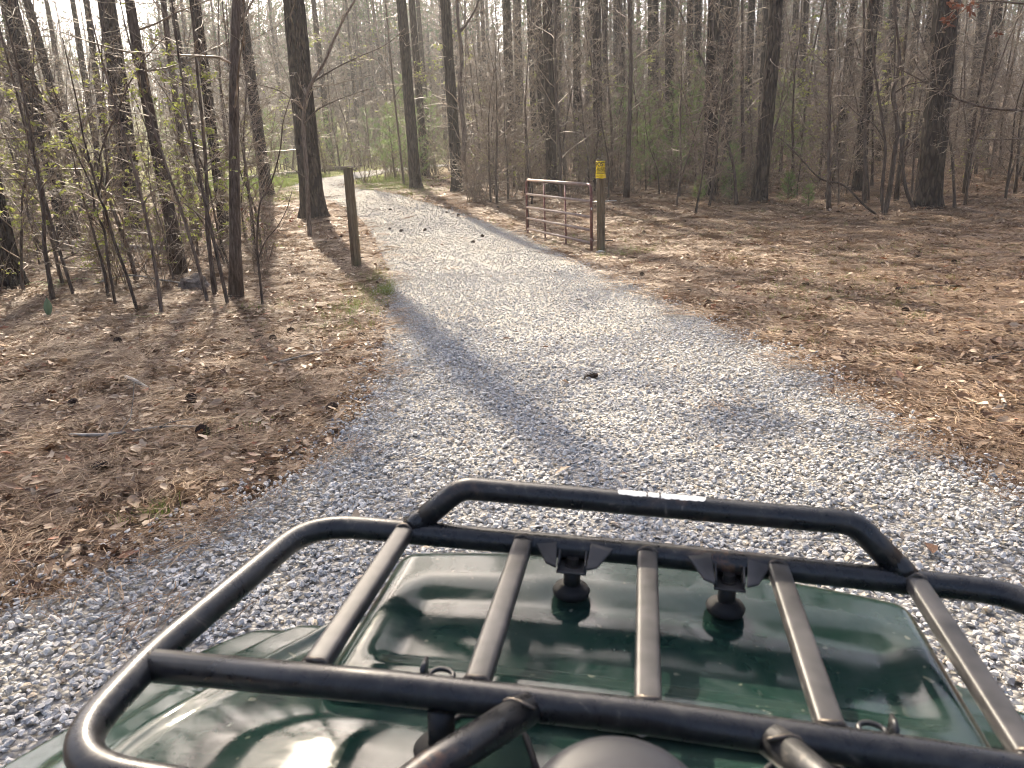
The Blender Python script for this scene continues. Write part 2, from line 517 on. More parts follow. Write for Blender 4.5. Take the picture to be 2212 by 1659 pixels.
def scatter(name, label, pos, rot, scl, protos, smooth=False):
    """one 'stuff' object: copies of the prototype meshes on given points"""
    pc = bpy.data.collections.new(name + '_kinds')
    for k, me in enumerate(protos):
        o = bpy.data.objects.new('%s_kind_%02d' % (name, k), me)
        pc.objects.link(o)
    n = len(pos)
    me = bpy.data.meshes.new(name)
    me.vertices.add(n)
    me.vertices.foreach_set('co', np.asarray(pos, np.float32).ravel())
    a = me.attributes.new('rot', 'FLOAT_VECTOR', 'POINT'); a.data.foreach_set('vector', np.asarray(rot, np.float32).ravel())
    scl = np.asarray(scl, np.float32)
    if scl.ndim == 1: scl = np.repeat(scl[:, None], 3, 1)
    a = me.attributes.new('scl', 'FLOAT_VECTOR', 'POINT'); a.data.foreach_set('vector', scl.ravel())
    a = me.attributes.new('pick', 'INT', 'POINT')
    a.data.foreach_set('value', rng_of(len(name)).integers(0, len(protos), n).astype(np.int32))
    o = link(name, me)
    ng = scatter_group()
    N, L = ng.nodes, ng.links
    gi, go = N.new('NodeGroupInput'), N.new('NodeGroupOutput')
    ip = N.new('GeometryNodeInstanceOnPoints')
    ci = N.new('GeometryNodeCollectionInfo')
    ci.inputs['Collection'].default_value = pc
    ci.inputs['Separate Children'].default_value = True
    ci.inputs['Reset Children'].default_value = True
    def attr(nm, ty):
        q = N.new('GeometryNodeInputNamedAttribute'); q.data_type = ty; q.inputs['Name'].default_value = nm
        return q.outputs['Attribute']
    er = N.new('FunctionNodeEulerToRotation')
    L.new(attr('rot', 'FLOAT_VECTOR'), er.inputs[0])
    L.new(gi.outputs[0], ip.inputs['Points'])
    L.new(ci.outputs[0], ip.inputs['Instance'])
    ip.inputs['Pick Instance'].default_value = True
    L.new(attr('pick', 'INT'), ip.inputs['Instance Index'])
    L.new(er.outputs[0], ip.inputs['Rotation'])
    L.new(attr('scl', 'FLOAT_VECTOR'), ip.inputs['Scale'])
    L.new(ip.outputs[0], go.inputs[0])
    md = o.modifiers.new('scatter', 'NODES')
    md.node_group = ng
    return tag(o, label, kind='stuff')

def sample(rg, x0, x1, y0, y1, per_m2):
    n = int((x1 - x0) * (y1 - y0) * per_m2)
    return rg.uniform(x0, x1, n), rg.uniform(y0, y1, n)

def in_view(x, y, m=1.2):
    """keep what the place shows from about the rider's spot: a wide wedge ahead"""
    return (y > 0.3) & (np.abs(x) < 0.80 * np.maximum(y, 0) + m)

# crushed stone: angular hulls
def stone_mesh(k):
    rg = rng_of(900 + k)
    bm = bmesh.new()
    sx, sy, sz = rg.uniform(0.7, 1.0), rg.uniform(0.55, 0.85), rg.uniform(0.4, 0.62)
    for _ in range(15):
        d = rg.normal(size=3); d /= np.linalg.norm(d)
        d = d * rg.uniform(0.8, 1.0)
        bm.verts.new((d[0] * sx, d[1] * sy, d[2] * sz))
    r = bmesh.ops.convex_hull(bm, input=bm.verts)
    bmesh.ops.delete(bm, geom=[e for e in r['geom_interior'] if isinstance(e, bmesh.types.BMVert)], context='VERTS')
    me = bpy.data.meshes.new('crushed_stone')
    bm.to_mesh(me); bm.free()
    me.materials.append(MT['stone'])
    return me
STONES = [stone_mesh(k) for k in range(12)]

rg = rng_of(11)
PX, PY, PS = [], [], []
for (y0, y1, dens, s0, s1) in ((0.3, 3.6, 2900, 0.007, 0.024), (3.6, 7.0, 2100, 0.008, 0.024), (7.0, 12.0, 1000, 0.011, 0.021), (12.0, 20.0, 380, 0.014, 0.024), (20.0, 36.0, 150, 0.018, 0.03)):
    x, y = sample(rg, -9, 6, y0, y1, dens)
    s = s0 + (s1 - s0) * rg.random(len(x)) ** 2.1
    ed = edge_dist(x, y); ins = in_poly(x, y)
    keep = in_view(x, y, 1.0) & ((ins & (ed > -0.05 + 0.10 * rg.random(len(x)))) | (~ins & (ed < 0.30 * rg.random(len(x)) ** 2.5 + 0.05 * wav(x * 3, y * 3))))
    # the wheel tracks and the bare rim lose some stones
    PX.append(x[keep]); PY.append(y[keep]); PS.append(s[keep])
x, y, s = map(np.concatenate, (PX, PY, PS))
z = road_z(x, y) + s * rg.uniform(-0.2, 0.6, len(x))
scatter('gravel', 'pale crushed granite stones covering the driveway', np.stack([x, y, z], -1),
        rg.uniform(-0.6, 0.6, (len(x), 3)) + np.stack([np.zeros(len(x)), np.zeros(len(x)), rg.uniform(0, 6.28, len(x))], -1),
        s[:, None] * rg.uniform(0.8, 1.2, (len(x), 3)), STONES)
print('stones', len(x))

# fallen leaves: bent, lobed or lance shaped blades
def leaf_mesh(k, mat, length=1.0):
    rg = rng_of(300 + k)
    n = 7
    wmax = rg.uniform(0.16, 0.30)
    lob = rg.uniform(0, 0.3)
    curl, roll, twist = rg.uniform(-1.0, 1.4), rg.uniform(0.2, 1.2), rg.uniform(-0.9, 0.9)
    P = np.zeros((n, 3, 3))
    for i in range(n):
        t = i / (n - 1)
        w = wmax * math.sin(math.pi * min(1, t ** 0.8)) * (1 + lob * math.sin(t * 16)) + 0.012
        cx, cz = t - 0.5, curl * 0.35 * (t - 0.5) ** 2
        for j, q in enumerate((-1, 0, 1)):
            a = twist * (t - 0.5)
            P[i, j] = (cx, q * w * math.cos(a), cz + abs(q) * w * roll * 0.5 + q * w * math.sin(a))
    m = MB(); m.grid(P * length)
    return m.mesh('fallen_leaf', mat)
LEAVES = [leaf_mesh(k, MT['dry']) for k in range(12)]

rg = rng_of(12)
PX, PY, PS = [], [], []
for (y0, y1, dens, s0, s1) in ((0.8, 5.0, 520, 0.03, 0.105), (5.0, 10.0, 330, 0.035, 0.11), (10.0, 18.0, 150, 0.045, 0.12), (18, 32, 55, 0.06, 0.14)):
    x, y = sample(rg, -26, 26, y0, y1, dens)
    s = s0 + (s1 - s0) * rg.random(len(x)) ** 2.0
    ed = edge_dist(x, y); ins = in_poly(x, y)
    patch = wav(x * 0.7 + 3, y * 0.7) * 0.5 + 0.75
    left = np.where(x < 0, 1.0, 0.7)
    keep = in_view(x, y, 1.0) & ((~ins & (ed > 0.05) & (rg.random(len(x)) < patch * left)) | (~ins & (rg.random(len(x)) < 0.3)) | (ins & (rg.random(len(x)) < 0.004)))
    PX.append(x[keep]); PY.append(y[keep]); PS.append(s[keep])
x, y, s = map(np.concatenate, (PX, PY, PS))
z = ground_z(x, y) + 0.012 + 0.035 * rg.random(len(x)) + np.where(in_poly(x, y), 0.035, 0)
scatter('leaf_litter', 'tan and brown fallen leaves on the forest floor', np.stack([x, y, z], -1),
        np.stack([rg.normal(0, 0.33, len(x)), rg.normal(0, 0.33, len(x)), rg.uniform(0, 6.28, len(x))], -1), s, LEAVES)
print('leaves', len(x))

# pine straw: loose mats of dry needles
def straw_mesh(k):
    rg = rng_of(400 + k)
    m = MB()
    main = rg.uniform(0, math.pi)
    for _ in range(46):
        a = main + rg.normal(0, 0.75)
        L = rg.uniform(0.09, 0.20); c = rg.normal(0, 0.10, 2)
        d = np.array([math.cos(a), math.sin(a)]); q = np.array([-d[1], d[0]])
        w = 0.0011; bow = rg.uniform(-0.025, 0.025); z0 = abs(rg.normal(0, 0.014)) + 0.004
        tl = rg.normal(0, 0.06)
        pts = [c + d * (t - 0.5) * L + q * bow * (1 - (2 * t - 1) ** 2) for t in (0, 0.5, 1)]
        v = []
        for i, p in enumerate(pts):
            zz = z0 + tl * (i - 1) * 0.1 * L / 0.15 + (0.006 if i == 1 else 0)
            v += [(*(p - q * w), zz), (*(p + q * w), zz + 0.0012)]
        m.add(v, [(0, 1, 3, 2), (2, 3, 5, 4)])
    return m.mesh('pine_straw', MT['straw'])
STRAW = [straw_mesh(k) for k in range(8)]
rg = rng_of(13)
PX, PY, PS = [], [], []
for (y0, y1, dens, s0, s1) in ((0.8, 5.0, 75, 0.7, 1.1), (5.0, 10.0, 55, 0.8, 1.15), (10.0, 18.0, 30, 0.9, 1.3), (18, 30, 8, 1.2, 1.7)):
    x, y = sample(rg, -24, 24, y0, y1, dens)
    s = rg.uniform(s0, s1, len(x))
    ed = edge_dist(x, y); ins = in_poly(x, y)
    keep = in_view(x, y, 0.8) & ((~ins & (ed > 0.0)) | (ins & (ed < 0.22) & (rg.random(len(x)) < 0.35)) | (ins & (rg.random(len(x)) < 0.006)))
    PX.append(x[keep]); PY.append(y[keep]); PS.append(s[keep])
x, y, s = map(np.concatenate, (PX, PY, PS))
z = ground_z(x, y) + np.where(in_poly(x, y), 0.05, 0.014)
scatter('pine_straw', 'dry brown pine needles matted over the ground', np.stack([x, y, z], -1),
        np.stack([rg.normal(0, 0.08, len(x)), rg.normal(0, 0.08, len(x)), rg.uniform(0, 6.28, len(x))], -1), s, STRAW)
print('straw', len(x))

# grass tufts
def tuft_mesh(k):
    rg = rng_of(500 + k)
    m = MB()
    for _ in range(22):
        a = rg.uniform(0, 6.28); L = rg.uniform(0.05, 0.16); out = rg.uniform(0.2, 1.0); b = rg.normal(0, 0.035, 2)
        d = np.array([math.cos(a), math.sin(a)]); q = np.array([-d[1], d[0]]); w = 0.0022
        v = []
        for t in (0, 0.5, 1):
            p = b + d * out * L * t * t
            ww = w * (1 - 0.85 * t)
            v += [(*(p - q * ww), L * t * (1 - 0.35 * out * t)), (*(p + q * ww), L * t * (1 - 0.35 * out * t))]
        m.add(v, [(0, 1, 3, 2), (2, 3, 5, 4)])
    return m.mesh('grass_tuft', MT['grass'])
TUFTS = [tuft_mesh(k) for k in range(6)]
rg = rng_of(14)
spots = []
def tufts(cx, cy, rx, ry, n, smin=0.6, smax=1.2):
    x = rg.normal(cx, rx, n); y = rg.normal(cy, ry, n)
    spots.append(np.stack([x, y, rg.uniform(smin, smax, n)], -1))
tufts(-1.75, 9.2, 0.22, 0.9, 110, 0.5, 1.0); tufts(-2.05, 12.2, 0.25, 1.0, 80, 0.5, 1.0); tufts(-1.6, 10.6, 0.12, 0.6, 60, 0.6, 1.2)
tufts(-2.6, 9.4, 0.5, 0.5, 20, 0.4, 0.8); tufts(-3.0, 9.4, 0.15, 0.2, 14, 0.5, 0.9)
tufts(3.3, 8.3, 0.8, 0.8, 70, 0.4, 0.9); tufts(4.3, 9.6, 1.0, 0.8, 90, 0.4, 0.9); tufts(6.0, 12.5, 1.5, 1.0, 120, 0.4, 0.9)
tufts(2.3, 14.2, 0.3, 0.4, 30, 0.5, 1.1); tufts(1.1, 15.8, 0.35, 1.0, 60, 0.4, 0.9); tufts(4.2, 16.5, 1.5, 1.5, 110, 0.4, 0.9)
tufts(-0.6, 18.6, 0.5, 0.9, 40, 0.4, 0.8); tufts(2.8, 6.2, 0.3, 0.5, 12, 0.4, 0.7); tufts(-1.75, 4.9, 0.2, 0.3, 5, 0.5, 0.9); tufts(-1.65, 3.35, 0.06, 0.1, 4, 0.5, 0.9); tufts(-2.0, 3.0, 0.3, 0.3, 4, 0.5, 0.8)
tufts(-3.9, 28.5, 0.7, 1.2, 500, 0.7, 1.3); tufts(-4.6, 31.0, 0.6, 1.2, 450, 0.7, 1.3); tufts(-2.9, 26.2, 0.5, 0.8, 160, 0.5, 1.0)
tufts(-10.0, 31.0, 1.4, 2.4, 1500, 0.9, 1.9); tufts(-9.2, 27.5, 1.2, 1.2, 350, 0.7, 1.3); tufts(-13.0, 34, 2.5, 3.0, 900, 1.0, 2.2); tufts(-7.2, 26.2, 0.5, 0.8, 120, 0.5, 1.0)
q = np.concatenate(spots)
q = q[~in_poly(q[:, 0], q[:, 1]) | (edge_dist(q[:, 0], q[:, 1]) < 0.08)]
scatter('grass', 'thin new grass in the verges and the far glade', np.stack([q[:, 0], q[:, 1], ground_z(q[:, 0], q[:, 1])], -1),
        np.stack([rg.normal(0, 0.1, len(q)), rg.normal(0, 0.1, len(q)), rg.uniform(0, 6.28, len(q))], -1), q[:, 2], TUFTS)

# ------------------------------------------------------------------ trees
def unit(v):
    v = np.asarray(v, float)
    return v / (np.linalg.norm(v) + 1e-9)

def limb(rg, p, d, L, n, wander=0.18, lift=0.0):
    pts = [np.asarray(p, float)]
    d = unit(d)
    for _ in range(n):
        d = unit(d + rg.normal(0, wander, 3) + np.array([0, 0, lift]))
        pts.append(pts[-1] + d * L / n)
    return np.array(pts)

def along(pts, t):
    k = t * (len(pts) - 1); i = min(int(k), len(pts) - 2); f = k - i
    return pts[i] * (1 - f) + pts[i + 1] * f, unit(pts[i + 1] - pts[i])

def side_dir(rg, d, spread):
    q = unit(np.cross(d, rg.normal(size=3)))
    return unit(d * math.cos(spread) + q * math.sin(spread))

def add_leaf(m, rg, p, d, L, w):
    d = unit(d); q = unit(np.cross(d, rg.normal(size=3)))
    m.add([p, p + d * L * 0.45 + q * w, p + d * L, p + d * L * 0.45 - q * w], [(0, 1, 2, 3)])

def add_leaf_cluster(m, rg, p, n=4, L=0.075):
    for _ in range(n):
        a = rg.uniform(0, 6.28)
        d = np.array([math.cos(a) * 0.8, math.sin(a) * 0.8, rg.uniform(-1.0, 0.2)])
        add_leaf(m, rg, p + rg.normal(0, 0.01, 3), d, L * rg.uniform(0.6, 1.2), L * rg.uniform(0.16, 0.24))

def twiggy(mb, rg, pts, r, L, count, tmin=0.15, spread=0.9, depth=1, leaf=None, leaf_p=0.5, lift=0.03, rmin=0.0028, wander=0.2, leafL=0.075):
    for _ in range(count):
        t = rg.uniform(tmin, 1.0)
        p, d = along(pts, t)
        l = L * rg.uniform(0.5, 1.15) * (1.15 - 0.6 * t)
        sub = limb(rg, p, side_dir(rg, d, spread * rg.uniform(0.6, 1.2)), l, 4 if depth else 3, wander, lift)
        r0 = max(r * (1 - 0.7 * t) * 0.55, rmin * 1.3)
        mb.tube(sub, np.linspace(r0, rmin, len(sub)), 3, False)
        if depth:
            twiggy(mb, rg, sub, r0, l * 0.5, max(3, int(count * 0.5)), 0.2, spread, depth - 1, leaf, leaf_p, lift, rmin, wander, leafL)
        if leaf is not None and rg.random() < leaf_p:
            add_leaf_cluster(leaf, rg, sub[-1], rg.integers(3, 8), leafL)
            if rg.random() < 0.6:
                add_leaf_cluster(leaf, rg, sub[len(sub) // 2], rg.integers(2, 4), leafL)

def bare_tree(seed, height, r0, nb=20, start=0.25, reach=0.24, leafy=False, sides=7, wander=0.05, leaf_p=0.4, leaf_top=1.0, rmin=0.003):
    rg = rng_of(seed)
    n = 12
    pts = limb(rg, (0, 0, -0.15), (0, 0, 1), height, n, wander, 0.06)
    pts[:, :2] -= pts[0, :2]
    tr, br, lf = MB(), MB(), (MB() if leafy else None)
    s = np.linspace(0, 1, n + 1)
    rad = r0 * (1 - 0.88 * s ** 0.9); rad[0] *= 1.35
    tr.tube(pts, rad, sides, True)
    ga = rg.uniform(0, 6.28)
    for k in range(nb):
        t = start + (0.97 - start) * (k + rg.random()) / nb
        p, d = along(pts, t)
        ga += 2.4 + rg.normal(0, 0.4)
        el = rg.uniform(0.15, 0.85)
        L = height * reach * (1.15 - 0.75 * t) * rg.uniform(0.6, 1.3)
        b = limb(rg, p, (math.cos(ga) * math.cos(el), math.sin(ga) * math.cos(el), math.sin(el)), L, 6, 0.16, 0.03)
        rb = min(max(r0 * (1 - 0.85 * t) * 0.40, rmin * 2), 0.018)
        br.tube(b, np.linspace(rb, rmin, 7), 4, False)
        twiggy(br, rg, b, rb, L * 0.45, 6, 0.2, 0.9, 1, lf if t < leaf_top else None, leaf_p, 0.03, rmin)
    return tr, br, lf

def needle_tuft(m, rg, p, d, L, n, w):
    d = unit(d)
    for _ in range(n):
        q = unit(d * 0.55 + rg.normal(0, 0.55, 3))
        s = unit(np.cross(q, rg.normal(size=3))) * w
        l = L * rg.uniform(0.75, 1.15)
        e = p + q * l + np.array([0, 0, -0.12 * l])
        m.add([p - s, p + s, e], [(0, 1, 2)])

def pine_crown(seed, H=22.0, base=0.5, nb=58, spread=3.0, tufts=7, nn=9, w=0.011, dead=14):
    """live crown of a tall pine, plus the dead snags on the bare trunk below it"""
    rg = rng_of(seed)
    br, nd = MB(), MB()
    ga = 0.0
    for k in range(nb):
        t = base + (0.985 - base) * (k + rg.random()) / nb
        ga += 2.4 + rg.normal(0, 0.3)
        L = spread * (1.05 - t) / (1.05 - base) * rg.uniform(0.55, 1.15) + 0.4
        el = rg.uniform(-0.1, 0.55)
        b = limb(rg, (0, 0, H * t), (math.cos(ga) * math.cos(el), math.sin(ga) * math.cos(el), math.sin(el)), L, 5, 0.14, 0.05)
        br.tube(b, np.linspace(0.035 * (1.2 - t), 0.007, 6), 4, False)
        for j in range(tufts):
            p, d = along(b, rg.uniform(0.3, 1.0))
            q = side_dir(rg, d, rg.uniform(0.2, 1.1)); l = rg.uniform(0.1, 0.55)
            e = p + q * l
            br.tube([p, e], [0.008, 0.004], 3, False)
            needle_tuft(nd, rg, e, q, 0.20, nn, w)
            needle_tuft(nd, rg, p + q * l * 0.55, q, 0.18, nn // 2, w)
    for k in range(dead):
        t = rg.uniform(0.07, base); ga = rg.uniform(0, 6.28)
        L = rg.uniform(0.3, 1.5)
        b = limb(rg, (math.cos(ga) * 0.12, math.sin(ga) * 0.12, H * t), (math.cos(ga), math.sin(ga), rg.uniform(-0.3, 0.25)), L, 4, 0.2, 0.0)
        br.tube(b, np.linspace(0.014, 0.004, 5), 3, False)
        if rg.random() < 0.6:
            twiggy(br, rg, b, 0.01, L * 0.4, 4, 0.3, 0.9, 0, None, 0, 0)
    return br, nd

def pine_trunk(seed, H, r0, sides=20, dz=0.35, relief=0.05):
    rg = rng_of(seed)
    z = np.concatenate([np.array([-0.3, 0.0, 0.12, 0.28, 0.5]), np.arange(0.8, H * 0.5, dz), np.linspace(H * 0.5, H, 14)])
    ph = rg.uniform(0, 6.28, 6)
    m = MB()
    P = np.zeros((len(z), sides + 1, 3))
    a = np.linspace(0, 2 * math.pi, sides + 1)
    for i, h in enumerate(z):
        t = max(0, h / H)
        r = r0 * (1 - 0.9 * t ** 1.25) + r0 * 0.32 * math.exp(-max(h, 0) / 0.28)
        flare = 1 + 0.16 * math.exp(-max(h, 0) / 0.35) * np.sin(4 * a + ph[0]) + relief * (0.5 * np.sin(3 * a + ph[1] + h * 0.4) + 0.5 * np.sin(7 * a + ph[2] + 0.7 * math.sin(h * 2.1 + ph[3])))
        if relief:
            jit = rg.normal(0, relief * 0.35, sides + 1); jit[-1] = jit[0]
            flare = flare + jit
        cx = 0.06 * math.sin(h * 0.35 + ph[4]) * min(1, h / 4); cyy = 0.06 * math.sin(h * 0.3 + ph[5]) * min(1, h / 4)
        P[i, :, 0] = cx + r * flare * np.cos(a); P[i, :, 1] = cyy + r * flare * np.sin(a); P[i, :, 2] = h
    P[:, -1] = P[:, 0]
    m.grid(P)
    return m

CROWNS = []
for k in range(5):
    b_, n_ = pine_crown(700 + k, nb=54 + 3 * k, base=(0.52, 0.48, 0.56, 0.5, 0.45)[k], spread=(2.5, 2.1, 2.0, 2.8, 1.8)[k])
    CROWNS.append((b_.mesh('crown', MT['twig']), n_.mesh('needles', MT['needles'], False)))
TRUNKS = [pine_trunk(760 + k, 22.0, 0.5, 14, 0.6).mesh('trunk', MT['pine']) for k in range(4)]
for me_ in TRUNKS:          # shared trunks have unit diameter, scaled per tree
    pass

def put_pine(x, y, dia, lean, label, group=None, near=False, seed=0, height=None, wide=1.0):
    rg = rng_of(seed + 5000)
    H = height or min(25, 15 + dia * 16 + rg.uniform(-1, 1.5))
    t = thing('pine_tree', label, 'pine tree', (x, y, gz(x, y)), 0, group)
    t.rotation_euler = (rg.normal(0, 0.008), math.atan(lean), 0)
    if near:
        tr = pine_trunk(seed, H, dia * 0.5, 30, 0.22).build('trunk', MT['pine'], t)
    else:
        tr = link('trunk', TRUNKS[seed % len(TRUNKS)], t)
        tr.scale = (dia, dia, H / 22.0)
    tr.rotation_euler = (0, 0, rg.uniform(0, 6.28))
    cb, cn = CROWNS[seed % len(CROWNS)]
    s = H / 22.0; sxy = wide * s * (0.75 + 0.7 * min(dia, 0.7))
    rz = rg.uniform(0, 6.28)
    c = link('crown', cb, t); c.scale = (sxy, sxy, s); c.rotation_euler = (0, 0, rz)
    nn = link('needles', cn, c)
    return t

def size_word(h):
    return 'short' if h < 3.6 else ('tall' if h > 6.2 else 'middling')

MARKS = [  # things one can find, with the words that name them
    (-8.02, 12.35, 'the plated edge pine'), (-10.74, 19.27, 'the dark pine by the fallen log'), (-9.75, 20.83, 'the thickest left thicket trunk'),
    (-5.64, 13.31, 'the furrowed hardwood'), (-3.72, 10.46, 'the vine wrapped hardwood'), (-8.23, 27.54, 'the slim roadside pine'), (-5.26, 21.64, 'the massive pine'),
    (-3.06, 27.49, 'the verge pine at the bend'), (-1.57, 26.35, 'the needle bank pine'), (0.34, 31.0, 'the pine above the gate end'), (1.48, 24.93, 'the double pine'),
    (3.18, 26.81, 'the pine behind the sign'), (3.56, 23.22, 'the narrow dark hardwood'), (5.91, 22.74, 'the stout vine pine'), (6.92, 21.48, 'the stout leaning pine'),
    (8.24, 44.24, 'the distant pine'), (7.8, 33.0, 'the two close pines'), (12.4, 29.5, 'the back right pine'), (10.23, 22.81, 'the dark right wood pine'),
    (8.79, 18.2, 'the forked sapling clump'), (10.32, 19.19, 'the biggest right pine'), (12.42, 21.29, 'the bent grey sapling'), (7.91, 19.2, 'the front grey sapling trunk'),
    (-7.07, 19.77, 'the straight left thicket pine'), (-13.23, 25.0, 'the slim far left pine'), (-9.68, 44.97, 'the faint bend pine'), (-1.04, 49.99, 'the pale far pine'), (11.01, 53.89, 'the thin gap pine'),
    (-2.63, 13.52, 'the bare wooden post'), (1.76, 14.51, 'the signed gate post'), (0.9, 16.3, 'the gate'), (0.58, 5.41, 'the lone gravel cone'), (3.1, 6.2, 'the soil clods'), (-2.9, 5.8, 'the short pale stick')]
_used = {}
def place_words(x, y):
    a = math.atan2(x, y); d = math.hypot(x, y)
    best = min(MARKS, key=lambda m: (math.atan2(m[0], m[1]) - a) ** 2 * 900 + (math.log(math.hypot(m[0], m[1]) / d) * 6) ** 2)
    da = math.degrees(a - math.atan2(best[0], best[1])); dd = d - math.hypot(best[0], best[1])
    side = 'left' if da < 0 else 'right'
    depth = 'far behind and ' if dd > 6 else ('behind and ' if dd > 1.2 else ('before and ' if dd < -1.2 else ('close ' if abs(da) < 2.2 else 'well ')))
    if abs(da) < 0.7: return ('directly behind ' if dd > 0 else 'directly before ') + best[2]
    return depth + side + ' of ' + best[2]
def lean_word(tl, rz):
    d = Matrix.Rotation(rz, 3, 'Z') @ Matrix.Rotation(tl[1], 3, 'Y') @ Matrix.Rotation(tl[0], 3, 'X') @ Vector((0, 0, 1))
    return ' left leaning ' if d.x < -0.03 else (' right leaning ' if d.x > 0.03 else ' ')
def own_label(head, x, y):
    lab = head + ', ' + place_words(x, y)
    return lab if len(lab.split()) <= 16 else lab.split(' ', 1)[1]

TREES = [
    ('P', -8.02, 12.35, 0.489, -0.022, 'thick plated pine trunk cut by the picture edge, nearest tree on the left'),
    ('P', -10.74, 19.27, 0.376, -0.051, 'dark pine leaning out over the fallen log among the left saplings'),
    ('P', -13.23, 25.0, 0.292, -0.108, 'slim pine trunk just right of the dark leaning one at far left'),
    ('H', -12.8, 26.47, 0.278, -0.003, 'slim grey hardwood between two thicker left trunks'),
    ('P', -9.75, 20.83, 0.466, 0.016, 'thickest trunk in the left thicket, standing behind the green leafed twigs'),
    ('H', -5.64, 13.31, 0.215, 0.025, 'furrowed hardwood in the left thicket beside the half buried rock'),
    ('H', -7.35, 18.6, 0.187, 0.002, 'pale slim hardwood behind the furrowed one in the left thicket'),
    ('P', -7.07, 19.77, 0.257, -0.005, 'straight pine behind the close pair of stems left of the sandy verge'),
    ('H', -3.72, 10.46, 0.152, 0.05, 'slender vine wrapped hardwood standing at the edge of the left verge'),
    ('P', -8.23, 27.54, 0.401, -0.027, 'slim pine at the roadside, next tree left of the massive pine'),
    ('P', -5.26, 21.64, 0.725, 0.002, 'massive pine right beside the bend, behind the bare wooden post'),
    ('P', -9.68, 44.97, 0.364, -0.013, 'faint hazy pine beyond the bend, just right of the massive pine'),
    ('P', -3.06, 27.49, 0.385, -0.016, 'pine on the right verge of the bend, nearest the gravel'),
    ('P', -3.24, 32.84, 0.324, -0.012, 'pine half hidden behind the verge pine at the bend'),
    ('P', -4.38, 47.8, 0.332, -0.012, 'thin hazy pine farther back behind the verge pines'),
    ('P', -1.57, 26.35, 0.369, -0.007, 'pine on the needle bank beside a thin black crooked stem'),
    ('P', -1.04, 49.99, 0.318, 0.017, 'pale far pine between the bank pine and the gate'),
    ('P', 0.34, 31.0, 0.378, -0.004, 'pine standing straight above the free end of the gate'),
    ('P', 0.95, 51.99, 0.27, 0.011, 'very thin far pine right of the one above the gate end'),
    ('P', 1.32, 32.97, 0.249, -0.011, 'slim pine between the gate end and the double pine'),
    ('P', 1.44, 28.96, 0.303, -0.008, 'rear trunk of the double pine behind the gate'),
    ('P', 1.48, 24.93, 0.35, 0.001, 'front trunk of the double pine behind the gate'),
    ('H', 1.84, 26.94, 0.157, -0.004, 'thin stem tight against the right of the double pine'),
    ('P', 2.95, 31.86, 0.333, 0.002, 'pine between the double pine and the signed post'),
    ('P', 3.18, 26.81, 0.328, -0.008, 'dark pine rising directly behind the yellow sign'),
    ('H', 3.56, 23.22, 0.15, 0.013, 'narrow dark hardwood first to the right of the sign post'),
    ('P', 8.24, 44.24, 0.333, -0.012, 'distant pine above the young green pines'),
    ('P', 11.01, 53.89, 0.343, 0.005, 'thin far pine in the gap right of the young green pines'),
    ('P', 7.44, 32.15, 0.299, -0.012, 'left one of two close pines behind the young pines'),
    ('P', 8.24, 34.02, 0.316, -0.022, 'right one of two close pines behind the young pines'),
    ('P', 5.91, 22.74, 0.4, -0.006, 'stout pine with vine and green seedling at its foot'),
    ('P', 7.23, 26.01, 0.349, -0.006, 'pine just behind and right of the stout vine pine'),
    ('H', 7.2, 23.94, 0.126, 0.049, 'crooked thin hardwood leaning right between the stout pines'),
    ('P', 6.92, 21.48, 0.391, 0.029, 'stout pine leaning right, midway between the sign and the big right pine'),
    ('H', 7.91, 19.2, 0.091, -0.094, 'grey sapling trunk at the front edge of the right wood'),
    ('P', 12.4, 29.5, 0.309, 0.017, 'dark pine far back in the right wood'),
    ('P', 10.23, 22.81, 0.334, -0.016, 'dark pine standing behind the forked pale saplings'),
    ('H', 9.12, 19.96, 0.094, -0.038, 'smooth pale sapling beside the dark pine in the right wood'),
    ('P', 10.32, 19.19, 0.589, 0.011, 'biggest pine on the right, thick and leaning right, bark nearly black'),
    ('H', 12.42, 21.29, 0.1, -0.013, 'bent grey sapling right of the biggest right pine'),
]
for i, (k, x, y, dia, lean, label) in enumerate(TREES):
    if k == 'P':
        big = dia > 0.7
        if big: dia = 0.62
        t = put_pine(x, y, dia, lean, label, None, y < 24, 20 + i, None, 1.45 if big else (1.5 if x < -6 and y < 24 else 1.0))  # crowns widened out of view to shade the left litter and near gravel
        if big:            # second crown added out of view to shade the gravel round the quad
            cb, cn = CROWNS[3]
            c = link('crown', cb, t); c.scale = (1.5, 1.5, 1.08); c.rotation_euler = (0, 0, 2.0); link('needles', cn, c)
    else:
        t = thing('hardwood_tree', label, 'tree', (x, y, gz(x, y)))
        t.rotation_euler = (0, math.atan(lean), 0)
        tr, br, lf = bare_tree(60 + i, 7.5 + dia * 22, dia * 0.56, 22, 0.22, 0.2, False, 9, 0.03)
        tr.build('trunk', MT['hard'], t); br.build('crown', MT['twig'], t)

# pines filling the wood behind, each one a tree of its own
def candidates(rg_, a0, a1, y0, y1, avoid, ypow=1.0, n=1500):
    y = y0 + (y1 - y0) * rg_.random(n) ** ypow
    x = y * rg_.uniform(a0, a1, n)
    ok = (y >= 50) | (~in_poly(x, y) & (edge_dist(x, y) >= avoid))
    return list(zip(x[ok].round(2).tolist(), y[ok].round(2).tolist()))

def clear_of(x, y, items, d):
    return all((x - a) ** 2 + (y - b) ** 2 > d * d for a, b in items)

